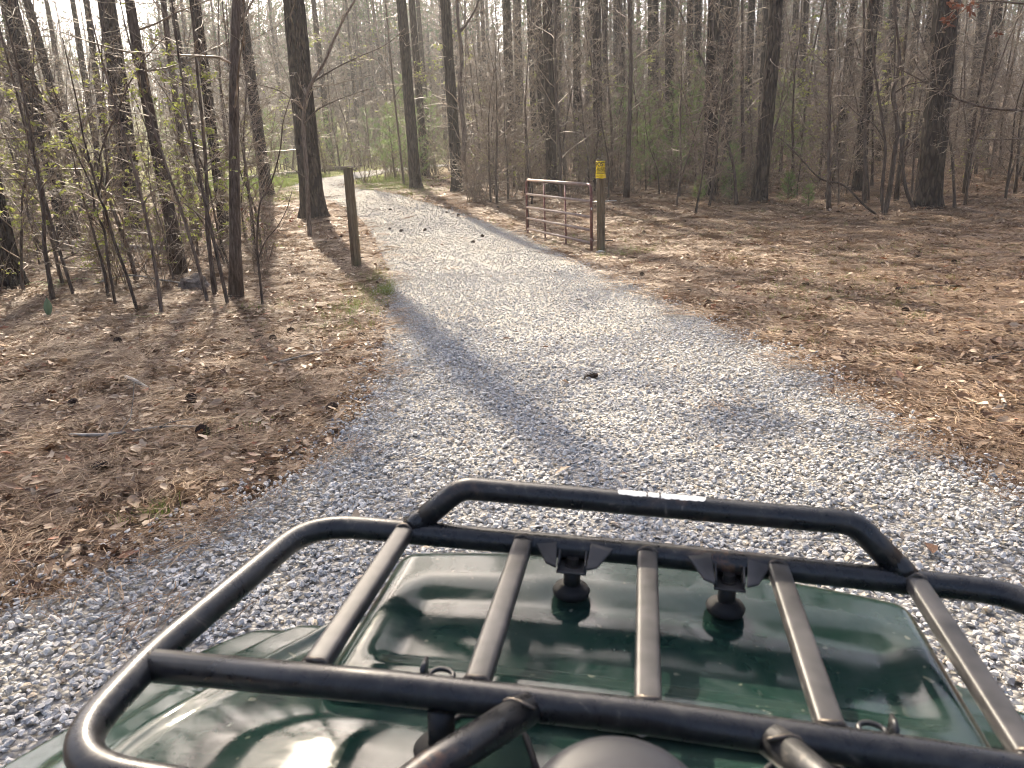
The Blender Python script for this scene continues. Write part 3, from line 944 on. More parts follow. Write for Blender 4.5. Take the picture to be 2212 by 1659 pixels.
occupied = [(t[1], t[2]) for t in TREES]
rg = rng_of(77)
n_fill = 0
ZONES = [  # x per y range, y range, count, min gap, label, group
    (-0.02, 0.80, 28, 46, 46, 2.0, 'pine trunk', 'pines in the wood behind the gate'),
    (-0.10, 0.80, 46, 80, 62, 2.2, 'hazy pine trunk', 'hazy pines deep in the wood'),
    (-0.75, -0.34, 24, 40, 8, 2.6, 'back thicket pine', 'pines at the back of the left thicket'),
    (-0.60, -0.12, 48, 85, 12, 3.0, 'hazy glade pine', 'pines across the far glade'),
]
for a0, a1, y0, y1, cnt, gap, lab, grp in ZONES:
    done = 0
    for x, y in candidates(rg, a0, a1, y0, y1, 1.6, 0.8):
        if done >= cnt: break
        if not clear_of(x, y, occupied, gap): continue
        occupied.append((x, y))
        dia_, ln_ = rg.uniform(0.2, 0.4), rg.normal(0, 0.012)
        wd_ = ('thin ' if dia_ < 0.265 else ('thick ' if dia_ > 0.335 else '')) + ('left leaning ' if ln_ < -0.014 else ('right leaning ' if ln_ > 0.014 else ''))
        put_pine(round(x, 2), round(y, 2), dia_, ln_, own_label(wd_ + lab, x, y), grp, False, 200 + n_fill)
        n_fill += 1; done += 1
# a few pines beside and behind the rider: their crowns shade and mirror in the hood
for i, (x, y, dia) in enumerate([(-10.5, 3.0, 0.4), (-13.0, 8.5, 0.35), (12.5, 8.0, 0.42), (14.5, 14.0, 0.38), (-8.5, -4.5, 0.45), (9.0, -5.5, 0.4), (-14, -9, 0.4), (15, -2, 0.4), (3, -14, 0.45), (-4, -15, 0.4), (18, 5, .38), (-17, 14, .36)]):
    put_pine(x, y, dia, 0.0, 'tall pine beside the gravel turnaround, out of the picture', 'pines around the turnaround', False, 400 + i)

# ------------------------------------------------------------------ saplings and leafy understorey
SAPL_H = (3.2, 4.2, 5.0, 5.8, 6.5, 7.5, 8.5, 4.6, 6.0)
LEAFY_H = (2.6, 3.4, 4.2, 5.0, 3.0, 3.8)
SAPL = []
for k in range(9):
    h = (3.2, 4.2, 5.0, 5.8, 6.5, 7.5, 8.5, 4.6, 6.0)[k]
    tr, br, _ = bare_tree(800 + k, h, 0.014 + 0.0042 * h, 20 + k, 0.12, 0.22, False, 6, 0.07, rmin=0.0034)
    SAPL.append((tr.mesh('trunk', MT['hard']), br.mesh('crown', MT['twig']), None))
LEAFY = []
for k in range(6):
    h = (2.6, 3.4, 4.2, 5.0, 3.0, 3.8)[k]
    tr, br, lf = bare_tree(850 + k, h, 0.012 + 0.0042 * h, 20, 0.12, 0.26, True, 6, 0.08, 0.12 + 0.04 * (k % 3), 0.9)
    LEAFY.append((tr.mesh('trunk', MT['hard']), br.mesh('crown', MT['twig']), lf.mesh('leaves', MT['spring'], False)))

def put_sapling(kind, x, y, s, rz, label, group, name='sapling', tilt=(0, 0)):
    t = thing(name, label, 'sapling', (x, y, gz(x, y)), rz, group)
    t.scale = (s, s, s)
    t.rotation_euler = (tilt[0], tilt[1], rz)
    link('trunk', kind[0], t)
    c = link('crown', kind[1], t)
    if kind[2] is not None: link('leaves', kind[2], c)
    return t

rg = rng_of(91)
def strew(kinds, cnt, a0, a1, y0, y1, gap, smin, smax, label, group, name='sapling', avoid=1.3, ypow=1.0, xmin=None, xmax=None):
    done = 0
    for x, y in candidates(rg, a0, a1, y0, y1, avoid, ypow):
        if done >= cnt: break
        if not clear_of(x, y, occupied, gap): continue
        occupied.append((x, y))
        ki = int(rg.integers(len(kinds))); sc_ = rg.uniform(smin, smax); rz_ = rg.uniform(0, 6.28); tl = (rg.normal(0, 0.05), rg.normal(0, 0.05))
        hh = (SAPL_H if kinds is SAPL else LEAFY_H)[ki] * sc_
        put_sapling(kinds[ki], x, y, sc_, rz_, own_label(size_word(hh) + lean_word(tl, rz_) + label, x, y), group, name, tl)
        done += 1
# right wood edge, centre wood, left thicket
strew(SAPL, 62, 0.20, 0.78, 18.5, 27, 0.55, 0.7, 1.2, 'bare sapling', 'bare saplings in the wood beyond the gate')
strew(SAPL, 40, -0.02, 0.24, 22.5, 30, 0.5, 0.7, 1.15, 'bare sapling', 'bare saplings in the wood beyond the gate')
strew(SAPL, 75, -0.08, 0.78, 27, 42, 0.6, 0.9, 1.5, 'bare sapling', 'bare saplings in the wood beyond the gate')
strew(SAPL, 38, -0.80, -0.24, 10.5, 22, 0.5, 0.6, 1.1, 'bare sapling', 'bare saplings in the left thicket', avoid=2.2)
strew(SAPL, 16, -0.66, -0.26, 22, 30, 0.6, 0.8, 1.3, 'bare sapling', 'bare saplings in the left thicket', avoid=2.0)
strew(SAPL, 18, -0.30, -0.13, 37, 52, 0.8, 0.9, 1.4, 'hazy bare sapling', 'bare saplings around the far bend', avoid=1.0)
strew(LEAFY, 28, -0.82, -0.27, 11.5, 23, 0.5, 0.7, 1.25, 'green leafed sapling', 'green leafed saplings in the left thicket', avoid=2.4)
strew(LEAFY, 10, -0.34, -0.15, 33, 46, 0.8, 0.8, 1.3, 'green leafed sapling', 'green leafed saplings near the far bend', avoid=0.8)
strew(LEAFY, 26, -0.06, 0.5, 23, 36, 0.7, 0.8, 1.5, 'budding sapling', 'budding saplings beyond the gate')

# low twiggy shrubs along the wood edge
def shrub(seed, h, leafy=False, stems=9):
    rg_ = rng_of(seed)
    st, lf = MB(), (MB() if leafy else None)
    for _ in range(stems):
        a = rg_.uniform(0, 6.28); o = rg_.uniform(0.1, 0.75)
        p = limb(rg_, (rg_.normal(0, 0.12), rg_.normal(0, 0.12), -0.05), (math.cos(a) * o, math.sin(a) * o, 1), h * rg_.uniform(0.6, 1.1), 6, 0.14, 0.0)
        st.tube(p, np.linspace(0.011, 0.003, 7), 4, False)
        twiggy(st, rg_, p, 0.008, h * 0.4, 7, 0.15, 0.9, 1, lf, 0.25, 0.0, 0.003, 0.25, 0.05)
    return st, lf
SHR = []
for k in range(6):
    st, lf = shrub(880 + k, (1.0, 1.4, 1.8, 1.2, 2.2, 1.5)[k], k % 3 == 2)
    SHR.append((st.mesh('stems', MT['twig']), lf.mesh('leaves', MT['spring'], False) if lf else None))
def put_shrub(k, x, y, s, label, group):
    t = thing('shrub', label, 'shrub', (x, y, gz(x, y)), rg.uniform(0, 6.28), group)
    t.scale = (s, s, s)
    a = link('stems', SHR[k][0], t)
    if SHR[k][1] is not None: link('leaves', SHR[k][1], a)
def strew_shrub(cnt, a0, a1, y0, y1, smin, smax, label, group, avoid=1.2, gap=0.45):
    done = 0
    for x, y in candidates(rg, a0, a1, y0, y1, avoid):
        if done >= cnt: break
        if not clear_of(x, y, occupied, gap): continue
        occupied.append((x, y)); 
        ki, sc_ = int(rg.integers(6)), rg.uniform(smin, smax)
        hh = (1.0, 1.4, 1.8, 1.2, 2.2, 1.5)[ki] * sc_
        put_shrub(ki, x, y, sc_, own_label(('low ' if hh < 1.1 else ('knee high ' if hh < 1.5 else 'waist high ')) + ('budding brush' if ki % 3 == 2 else 'bare brush'), x, y), group); done += 1
strew_shrub(55, -0.06, 0.34, 23.5, 31, 0.8, 1.4, 'low bare brush at the wood edge behind the gate', 'brush in the wood beyond the gate')
strew_shrub(40, 0.26, 0.76, 21, 29, 0.5, 1.1, 'low bare brush in the right wood', 'brush in the wood beyond the gate')
strew_shrub(46, -0.82, -0.30, 11.5, 22, 0.5, 1.0, 'low twiggy brush in the left thicket', 'brush in the left thicket', 2.2)
strew_shrub(16, -0.24, -0.10, 30, 44, 0.8, 1.4, 'low bare brush beside the far bend', 'brush beside the far bend', 0.7)

# ------------------------------------------------------------------ young pines
def young_pine(seed, h):
    rg_ = rng_of(seed)
    tr, fo = MB(), MB()
    p = limb(rg_, (0, 0, -0.1), (0, 0, 1), h + 0.1, 8, 0.03, 0.05)
    tr.tube(p, np.linspace(0.012 + 0.009 * h, 0.006, 9), 6, True)
    ga = 0
    nb = int(10 + 11 * h)
    for k in range(nb):
        t = 0.08 + 0.9 * (k + rg_.random()) / nb
        q, d = along(p, t); ga += 2.4 + rg_.normal(0, 0.3)
        L = h * 0.34 * (1.12 - t) * rg_.uniform(0.7, 1.15) + 0.1
        el = rg_.uniform(0.1, 0.7)
        b = limb(rg_, q, (math.cos(ga) * math.cos(el), math.sin(ga) * math.cos(el), math.sin(el)), L, 4, 0.1, 0.08)
        tr.tube(b, np.linspace(0.008, 0.003, 5), 3, False)
        for j in range(int(4 + 5 * L)):
            a, dd = along(b, rg_.uniform(0.2, 1.0))
            needle_tuft(fo, rg_, a, dd, 0.17, 13, 0.0036)
        needle_tuft(fo, rg_, b[-1], dd, 0.2, 14, 0.0036)
    needle_tuft(fo, rg_, p[-1], (0, 0, 1), 0.2, 16, 0.0036)
    return tr.mesh('trunk', MT['hard']), fo.mesh('needles', MT['young'], False)
YP = [young_pine(940 + k, h) for k, h in enumerate((1.1, 1.9, 2.8, 3.6))]
def put_young(k, x, y, s, label, group=None):
    t = thing('young_pine', label, 'young pine', (x, y, gz(x, y)), rg.uniform(0, 6.28), group)
    t.scale = (s, s, s)
    link('trunk', YP[k][0], t); link('needles', YP[k][1], t)
g1 = 'bushy young pines at the inside of the far bend'
for k, x, y, s in [(2, -4.3, 31.6, 1.0), (3, -3.9, 33.0, 1.05), (2, -4.9, 35.6, 1.05), (1, -3.4, 31.0, 1.1), (3, -3.0, 34.8, 0.9)]:
    put_young(k, x, y, s, own_label('bushy bend young pine', x, y), g1)
g2 = 'young pines filling the wood right of the sign'
for k, x, y, s in [(3, 4.7, 25.6, 0.8), (3, 5.7, 26.2, 0.85), (2, 5.2, 24.9, 0.9), (3, 6.6, 27.4, 0.9), (2, 4.4, 24.6, 0.7), (2, 4.1, 28.2, 1.1), (3, 7.4, 30.0, 1.1), (2, 6.5, 27.0, 1.1), (3, 5.1, 30.5, 1.15), (3, 9.6, 27.5, 0.9), (2, 10.3, 28.4, 1.0), (3, 8.6, 31.0, 1.1)]:
    put_young(k, x, y, s, own_label('bushy green young pine', x, y), g2)
put_young(0, 6.25, 21.7, 0.95, 'small bright pine seedling between the two stout pines')
put_young(1, 6.5, 22.6, 0.75, 'taller pine seedling half behind the bright one between the stout pines')
put_young(0, 5.45, 21.9, 0.6, 'tiny pine seedling left of the stout vine pine')
put_young(0, 7.55, 21.0, 0.7, 'tiny pine seedling right of the leaning stout pine')
put_young(0, 7.8, 20.2, 0.5, 'lone pine seedling low among the right saplings')
g3 = 'young pines in the hazy far glade'
for k, x, y, s in [(3, -10.6, 46.5, 0.9), (2, -12.4, 44.0, 1.1), (3, -14.0, 48.0, 1.0), (2, -16.5, 47.0, 1.0), (2, -9.0, 43.0, 1.1), (3, -19.0, 45.0, 1.1), (2, -8.0, 47.5, 1.2)]:
    put_young(k, x, y, s, own_label('pale young pine in the glade', x, y), g3)

# ------------------------------------------------------------------ trees drawn stem by stem
def stem_tree(name, label, paths, twig_n=6, twig_L=0.6, seed=1, leaf=None, twig_mat='twig', trunk_mat='hard', leaf_p=0.5, leafL=0.1, cat='sapling'):
    base = np.array(paths[0][0][0], float)
    t = thing(name, label, cat, tuple(base))
    rg_ = rng_of(seed)
    tw, lf = MB(), (MB() if leaf else None)
    for i, (pts, r0, r1) in enumerate(paths):
        q = smooth_path(np.array(pts, float) - base, 5)
        m = MB(); m.tube(q, np.linspace(r0, r1, len(q)), 8, True)
        m.build('trunk' if i == 0 else 'branch', MT[trunk_mat], t)
        twiggy(tw, rg_, q, r0, twig_L, twig_n, 0.25, 0.95, 1, lf, leaf_p, 0.02, 0.003, 0.2, leafL)
    c = tw.build('crown', MT[twig_mat], t)
    if lf: lf.build('leaves', MT[leaf], c, False)
    return t

stem_tree('sapling', 'curved bare sapling growing in front of the massive pine', [
    ([(-4.62, 18.4, 0.2), (-4.58, 18.4, 0.94), (-4.53, 18.4, 1.87), (-4.5, 18.4, 2.78), (-4.39, 18.4, 3.32), (-4.23, 18.4, 3.66), (-3.9, 18.4, 4.08), (-3.63, 18.4, 4.55), (-3.35, 18.4, 5.0), (-3.0, 18.4, 5.5), (-2.7, 18.3, 6.3)], 0.055, 0.02),
    ([(-4.23, 18.4, 3.66), (-3.71, 18.4, 3.93), (-3.17, 18.4, 4.15), (-2.54, 18.4, 4.38), (-2.0, 18.3, 4.7)], 0.022, 0.006),
    ([(-4.5, 18.4, 2.78), (-4.11, 18.2, 3.07), (-3.56, 18.2, 3.29), (-2.92, 18.1, 3.46)], 0.02, 0.006),
    ([(-4.45, 18.4, 3.1), (-4.9, 18.2, 3.5), (-5.5, 18.0, 3.7), (-6.2, 18.0, 4.1)], 0.02, 0.006),
    ([(-4.53, 18.4, 1.6), (-4.9, 18.1, 1.9), (-5.3, 17.9, 2.0)], 0.012, 0.004)], 9, 0.8, 11)
stem_tree('sapling', 'thin forked sapling standing alone on the left verge', [
    ([(-3.09, 9.6, -0.05), (-3.08, 9.6, 0.32), (-3.07, 9.6, 0.72), (-3.03, 9.6, 1.0), (-2.97, 9.6, 1.27), (-2.88, 9.6, 1.4), (-2.76, 9.6, 1.61), (-2.65, 9.6, 1.9), (-2.58, 9.6, 2.2), (-2.45, 9.6, 2.5)], 0.017, 0.005),
    ([(-3.07, 9.6, 0.61), (-2.95, 9.6, 0.83), (-2.79, 9.6, 0.99), (-2.65, 9.6, 1.2), (-2.56, 9.6, 1.42)], 0.009, 0.004)], 5, 0.35, 12, 'oakred', leaf_p=0.05, leafL=0.06)
stem_tree('sapling', 'pale multi stemmed sapling clump in front of the biggest right pine', [
    ([(8.79, 18.2, 0.2), (8.85, 18.2, 0.65), (8.88, 18.2, 0.96), (8.91, 18.2, 1.68), (8.93, 18.2, 2.08), (8.86, 18.2, 2.58), (8.75, 18.2, 2.93), (8.81, 18.2, 3.26), (8.84, 18.2, 3.6), (8.78, 18.2, 4.03), (8.67, 18.2, 4.5), (8.5, 18.2, 5.6)], 0.065, 0.025),
    ([(8.79, 18.2, 0.27), (8.7, 18.2, 0.76), (8.7, 18.2, 1.18), (8.69, 18.2, 1.79), (8.57, 18.2, 2.39), (8.42, 18.2, 2.99), (8.31, 18.2, 3.47), (8.17, 18.2, 4.33), (8.0, 18.2, 5.5)], 0.045, 0.02),
    ([(8.75, 18.2, 2.93), (9.01, 18.1, 3.11), (9.37, 18.0, 3.17), (9.66, 18.0, 3.33)], 0.022, 0.006),
    ([(8.69, 18.2, 1.9), (8.3, 18.0, 2.3), (7.9, 17.9, 2.5), (7.4, 17.8, 2.9)], 0.018, 0.005)], 11, 0.9, 13)
stem_tree('sapling', 'sapling curving up from beside the foot of the biggest right pine', [
    ([(9.98, 19.0, 0.25), (9.74, 19.0, 0.64), (9.57, 19.0, 1.15), (9.42, 19.0, 2.02), (9.21, 19.0, 2.76), (9.1, 19.0, 4.0), (9.0, 19.0, 5.5)], 0.05, 0.015)], 8, 0.7, 14)
stem_tree('sapling', 'thin black crooked stem with a fork, touching the needle bank pine', [
    ([(-1.24, 26.0, 0.95), (-1.29, 26.0, 1.56), (-1.29, 26.0, 2.14), (-1.22, 26.0, 2.71), (-1.25, 26.0, 3.28), (-1.29, 26.0, 3.91), (-1.28, 26.0, 4.53), (-1.19, 26.0, 4.93), (-1.19, 26.0, 5.48), (-1.24, 26.0, 6.14), (-1.24, 26.0, 8.0)], 0.09, 0.05),
    ([(-1.21, 26.0, 5.9), (-1.02, 26.0, 6.07), (-0.82, 26.0, 6.33), (-0.64, 26.0, 6.62), (-0.3, 26.0, 7.4)], 0.045, 0.02)], 8, 1.0, 15)
stem_tree('sapling', 'crooked twin forked sapling with green leaves in front of the left thicket', [
    ([(-4.65, 9.6, -0.05), (-4.72, 9.6, 0.46), (-4.8, 9.6, 0.87), (-4.85, 9.6, 1.28), (-4.9, 9.6, 1.45), (-4.93, 9.6, 1.84), (-4.96, 9.6, 2.12), (-4.96, 9.6, 2.44), (-5.0, 9.6, 3.2)], 0.022, 0.006),
    ([(-4.9, 9.6, 1.45), (-4.8, 9.6, 1.73), (-4.82, 9.6, 1.84), (-4.66, 9.6, 2.16), (-4.51, 9.6, 2.37), (-4.36, 9.6, 2.63), (-4.1, 9.6, 2.94), (-3.8, 9.6, 3.19)], 0.014, 0.005)], 9, 0.6, 16, 'spring', leaf_p=0.4, leafL=0.055)
stem_tree('sapling', 'slender leafing sapling left of the crooked forked one', [
    ([(-5.15, 10.05, -0.05), (-5.15, 10.05, 0.64), (-5.13, 10.05, 0.99), (-5.2, 10.05, 1.25), (-5.2, 10.05, 1.57), (-5.3, 10.05, 1.9), (-5.36, 10.05, 2.13), (-5.5, 10.05, 3.0)], 0.02, 0.005)], 12, 0.6, 17, 'spring', leaf_p=0.4, leafL=0.055)
for i, (x, y, dx, lab) in enumerate([(-4.25, 9.35, -0.06, 'short leaning sapling between the left saplings and the verge'), (-4.05, 10.19, -0.12, 'slim sapling close left of the vine wrapped hardwood'), (-3.64, 9.85, -0.04, 'slim sapling close in front of the vine wrapped hardwood'), (-9.14, 16.46, -0.05, 'bent sapling in front of the fallen log'), (-6.3, 11.2, -0.1, 'slim sapling left of the furrowed hardwood'), (-6.9, 10.4, 0.05, 'slim sapling nearest the plated pine at the picture edge')]):
    h = 3.6 + 0.5 * i
    stem_tree('sapling', lab, [([(x + dx * h * t + 0.05 * math.sin(5 * t + i), y + 0.04 * math.sin(4 * t + 2 * i), gz(x, y) - 0.05 + h * t) for t in np.linspace(0, 1, 8)], 0.026, 0.006)], 12, 0.6, 30 + i, 'spring', leaf_p=0.2, leafL=0.05)
stem_tree('hardwood_tree', 'bare hardwood beyond the right edge reaching two pale branches into the picture', [
    ([(9.6, 12.0, gz(9.6, 12)), (9.55, 12.0, 1.2), (9.5, 12.0, 2.4), (9.55, 12.0, 4.0), (9.4, 12.0, 6.0), (9.4, 12.0, 8.0)], 0.10, 0.04),
    ([(9.52, 12.0, 1.8), (8.8, 12.0, 2.0), (8.3, 12.0, 2.05), (7.75, 12.0, 2.13), (7.18, 12.0, 2.2), (6.75, 12.0, 2.33), (6.39, 12.0, 2.5), (6.07, 12.0, 2.67), (5.7, 12.0, 2.85)], 0.026, 0.006),
    ([(6.75, 12.0, 2.33), (6.57, 12.0, 2.46), (6.35, 12.0, 2.58), (6.14, 12.0, 2.75), (6.02, 12.0, 2.95)], 0.012, 0.004),
    ([(9.53, 12.0, 1.5), (8.9, 12.0, 1.65), (8.35, 12.0, 1.72), (7.81, 12.0, 1.74), (7.37, 12.0, 1.74), (7.09, 12.0, 1.78), (6.88, 12.0, 1.9)], 0.02, 0.004)], 10, 0.7, 18, cat='tree')
stem_tree('hardwood_tree', 'oak beyond the right edge with russet leaves hanging into the top corner', [
    ([(8.9, 11.0, gz(8.9, 11)), (8.9, 11.0, 1.5), (8.85, 11.0, 3.0), (8.8, 11.0, 4.5), (8.8, 11.0, 7.0)], 0.09, 0.04),
    ([(8.85, 11.0, 3.0), (8.1, 11.0, 3.3), (7.46, 11.0, 3.42), (6.93, 11.0, 3.42), (6.54, 11.0, 3.46), (6.24, 11.0, 3.45), (6.06, 11.0, 3.4)], 0.022, 0.004)], 8, 0.5, 19, 'oakred', leaf_p=0.45, leafL=0.10, cat='tree')
stem_tree('hardwood_tree', 'budding thin hardwood beside the bend pines, yellow leafed spray reaching left over the road', [
    ([(-3.6, 28.6, gz(-3.6, 28.6) - 0.1), (-3.65, 28.6, 2.4), (-3.7, 28.6, 3.8), (-3.75, 28.6, 5.2), (-3.8, 28.6, 7.6), (-3.9, 28.6, 9.5)], 0.045, 0.02),
    ([(-3.75, 28.6, 4.9), (-4.2, 28.4, 5.5), (-4.9, 28.3, 5.8), (-5.6, 28.2, 6.2), (-6.3, 28.1, 6.5)], 0.02, 0.005),
    ([(-3.72, 28.6, 4.3), (-3.2, 28.3, 4.8), (-2.5, 28.2, 5.0), (-1.9, 28.2, 5.2)], 0.018, 0.005)], 14, 0.9, 21, 'spring', leaf_p=0.4, leafL=0.075, cat='tree')

# the vine on the stout pine
m = MB()
m.tube(smooth_path([(5.70, 22.42, 0.6), (5.83, 22.47, 1.67), (5.69, 22.52, 2.54), (5.82, 22.5, 3.5), (5.92, 22.5, 4.44), (5.80, 22.52, 5.14), (5.9, 22.5, 6.4)], 6), 0.02, 6)
tag(m.build('climbing_vine', MT['hard']), 'woody vine climbing the stout pine right of the sign', 'vine')

# ------------------------------------------------------------------ the far wood and the hazy hillside: one mass
def far_pine(k):
    rg_ = rng_of(970 + k)
    br, nd = pine_crown(970 + k, 18, 0.3 + 0.1 * (k % 3), 34, 2.6, 5, 8, 0.035, 4)
    m = MB(); m.tube([(0, 0, -1), (0, 0, 6), (0.1, 0, 12), (0, 0, 18)], [0.2, 0.16, 0.1, 0.02], 6)
    me = bpy.data.meshes.new('far_pine')
    a = np.concatenate(m.v + br.v + nd.v)
    f = list(m.f) + [tuple(i + m.n for i in q) for q in br.f] + [tuple(i + m.n + br.n for i in q) for q in nd.f]
    me.from_pydata(a.tolist(), [], f)
    me.materials.append(MT['pine']); me.materials.append(MT['needles'])
    mi = np.zeros(len(f), np.int32); mi[len(m.f) + len(br.f):] = 1
    me.polygons.foreach_set('material_index', mi)
    return me
def far_bare(k):
    tr, br, _ = bare_tree(985 + k, 11 + 2 * k, 0.11, 24, 0.15, 0.22, False, 5, 0.06, rmin=0.012)
    me = bpy.data.meshes.new('far_bare_tree')
    me.from_pydata(np.concatenate(tr.v + br.v).tolist(), [], list(tr.f) + [tuple(i + tr.n for i in q) for q in br.f])
    me.materials.append(MT['twig'])
    return me
FARK = [far_pine(0), far_pine(1), far_pine(2), far_bare(0), far_bare(1), far_bare(2), far_bare(0)]
rg = rng_of(15)
pts = []
for (a0, a1, y0, y1, n) in ((-0.40, -0.02, 60, 112, 300), (-0.10, 0.85, 72, 130, 420), (-0.9, -0.08, 105, 190, 620), (-0.9, 0.8, 150, 300, 900), (0.05, 0.85, 45, 75, 110), (-0.85, -0.55, 30, 60, 24)):
    y = y0 + (y1 - y0) * rg.random(n); x = y * rg.uniform(a0, a1, n)
    pts.append(np.stack([x, y], -1))
q = np.concatenate(pts)
q = q[(np.abs(q[:, 0]) < 280)]
scatter('distant_woods', 'grey brown hazy wood on the far hillside', np.stack([q[:, 0], q[:, 1], ground_z(q[:, 0], q[:, 1]) - 0.1], -1),
        np.stack([rg.normal(0, 0.03, len(q)), rg.normal(0, 0.03, len(q)), rg.uniform(0, 6.28, len(q))], -1), rg.uniform(0.7, 1.15, len(q)), FARK)
# the same wood goes on around the turnaround, out of the picture
n = 260
x = rg.uniform(13, 70, n) * np.where(rg.random(n) < 0.5, -1, 1); y = rg.uniform(-45, 60, n)
k = np.abs(x) > 0.82 * np.maximum(y, 0) + 4
q = np.concatenate([np.stack([x, y], -1)[k], np.stack([rg.uniform(-40, 40, 60), rg.uniform(-48, -18, 60)], -1)])
scatter('surrounding_woods', 'brown wood around the gravel turnaround', np.stack([q[:, 0], q[:, 1], ground_z(q[:, 0], q[:, 1]) - 0.1], -1),
        np.stack([rg.normal(0, 0.03, len(q)), rg.normal(0, 0.03, len(q)), rg.uniform(0, 6.28, len(q))], -1), rg.uniform(0.7, 1.15, len(q)), FARK)
# undergrowth of the deep wood
y = 30 + 55 * rg.random(900) ** 1.1; x = y * rg.uniform(-0.75, 0.8, 900)
k = ~(in_poly(x, y)) & (edge_dist(x, y) > 1.6) & ~((x < -5) & (x / y > -0.5) & (y < 46))
q = np.stack([x, y], -1)[k]
scatter('undergrowth', 'tangled bare undergrowth of the deep wood', np.stack([q[:, 0], q[:, 1], ground_z(q[:, 0], q[:, 1])], -1),
        np.stack([rg.normal(0, 0.06, len(q)), rg.normal(0, 0.06, len(q)), rg.uniform(0, 6.28, len(q))], -1), rg.uniform(0.8, 1.5, len(q)),
        [SHR[0][0], SHR[1][0], SHR[4][0], SAPL[0][1], SAPL[1][1], SAPL[2][1], SAPL[4][1]])

# ------------------------------------------------------------------ posts, gate, sign
def round_post(name, label, x, y, h, r, seed):
    rg_ = rng_of(seed)
    t = thing(name, label, 'post', (x, y, gz(x, y)))
    n = 28; zs = np.concatenate([[-0.3], np.linspace(0, h - 0.012, 12), [h - 0.003]])
    a = np.linspace(0, 2 * math.pi, n + 1)
    crack = rg_.uniform(0, 6.28, 3)
    P = np.zeros((len(zs), n + 1, 3))
    for i, z in enumerate(zs):
        rr = r * (1 - 0.05 * max(z, 0) / h) * (1 + 0.012 * np.sin(3 * a + 1.3 * z) + 0.01 * np.sin(5 * a - 0.8 * z + seed))
        for c in crack:
            dd = np.abs((a - c - 0.12 * math.sin(z * 2) + math.pi) % (2 * math.pi) - math.pi)
            rr = rr - r * 0.07 * np.exp(-(dd / 0.09) ** 2)
        if i == len(zs) - 1: rr = rr * 0.95
        P[i, :, 0] = rr * np.cos(a); P[i, :, 1] = rr * np.sin(a); P[i, :, 2] = z
    P[:, -1] = P[:, 0]
    m = MB(); m.grid(P); m.build('shaft', MT['post'], t)
    c = MB(); ring = [(r * 0.86 * math.cos(q), r * 0.885 * math.sin(q), h - 0.002 + 0.004 * math.sin(3 * q)) for q in a[:-1]]
    c.add([(0, 0, h + 0.004)] + ring, [(0, 1 + k, 1 + (k + 1) % n) for k in range(n)])
    c.build('end_grain', MT['post'], t)
    return t
round_post('wooden_post', 'bare round wooden post on the left side of the gravel', -2.63, 13.52, 1.69, 0.085, 3)
gp = round_post('gate_post', 'round wooden gate post carrying the yellow sign', 1.76, 14.51, 1.68, 0.077, 7)
# hinge pin through the gate post
m = MB(); m.tube([(-0.16, -0.02, 0.93), (0.30, 0.06, 0.93)], 0.009, 8); m.build('hinge_bolt', MT['zinc'], gp)
m = MB(); m.tube([(0.14, 0.03, 0.93), (0.152, 0.032, 0.93)], 0.02, 6); m.build('nut', MT['zinc'], gp)
m = MB(); m.tube([(-0.16, -0.02, 0.22), (0.22, 0.04, 0.215)], 0.009, 8); m.build('hinge_bolt', MT['bolt'], gp)

A = np.array([1.585, 14.52]); B = np.array([0.48, 17.45])
gate = thing('farm_gate', 'open red brown tubular farm gate swung back along the gravel', 'gate', (A[0], A[1], gz(*A)))
U = np.array([B[0] - A[0], B[1] - A[1], 0.0]); GL = np.linalg.norm(U); U /= GL
zf = gz(*B) - gz(*A)
def gp3(s, z): return np.array([U[0] * s, U[1] * s, z + zf * s / GL * 0.75])
m = MB(); m.tube(bend_path([gp3(0, 0.02), gp3(0, 1.23), gp3(GL, 1.23), gp3(GL, -0.02)], [0.13, 0.13]), 0.028, 12); m.build('outer_frame', MT['gate'], gate)
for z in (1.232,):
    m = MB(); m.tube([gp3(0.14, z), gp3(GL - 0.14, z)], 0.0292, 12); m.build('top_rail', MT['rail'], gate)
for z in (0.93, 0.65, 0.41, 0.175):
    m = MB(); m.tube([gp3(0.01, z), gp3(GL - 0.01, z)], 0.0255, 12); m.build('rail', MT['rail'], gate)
for s in (0.36, 0.69):
    m = MB()
    d = np.array([U[1], -U[0], 0]) * 0.0
    Q = [gp3(GL * s, 0.0 if s < 0.5 else -0.02), gp3(GL * s, 1.22)]
    m.box((Q[0] + Q[1]) / 2, (0.016, 0.05, 1.22), Matrix.Rotation(math.atan2(U[1], U[0]) + math.pi / 2, 3, 'Z'))
    m.build('upright', MT['gate'], gate)
for z in (0.93, 0.22):
    m = MB(); m.tube([gp3(0, z - 0.05), gp3(0, z + 0.05)], 0.03, 12); m.build('hinge_collar', MT['gate'], gate)
m = MB(); m.box(gp3(0, 0.80) + np.array([0.0, -0.026, 0]), (0.022, 0.004, 0.045)); m.build('tag', MT['sticker'], gate)
m = MB(); m.tube(smooth_path([gp3(GL, 0.98), gp3(GL, 0.9) + np.array([0.03, 0, 0]), gp3(GL, 0.62) + np.array([0.02, -0.02, 0]), gp3(GL, 0.3) + np.array([0.03, 0, 0]), gp3(GL, 0.1)], 5), 0.012, 6); m.build('chain', MT['bolt'], gate)

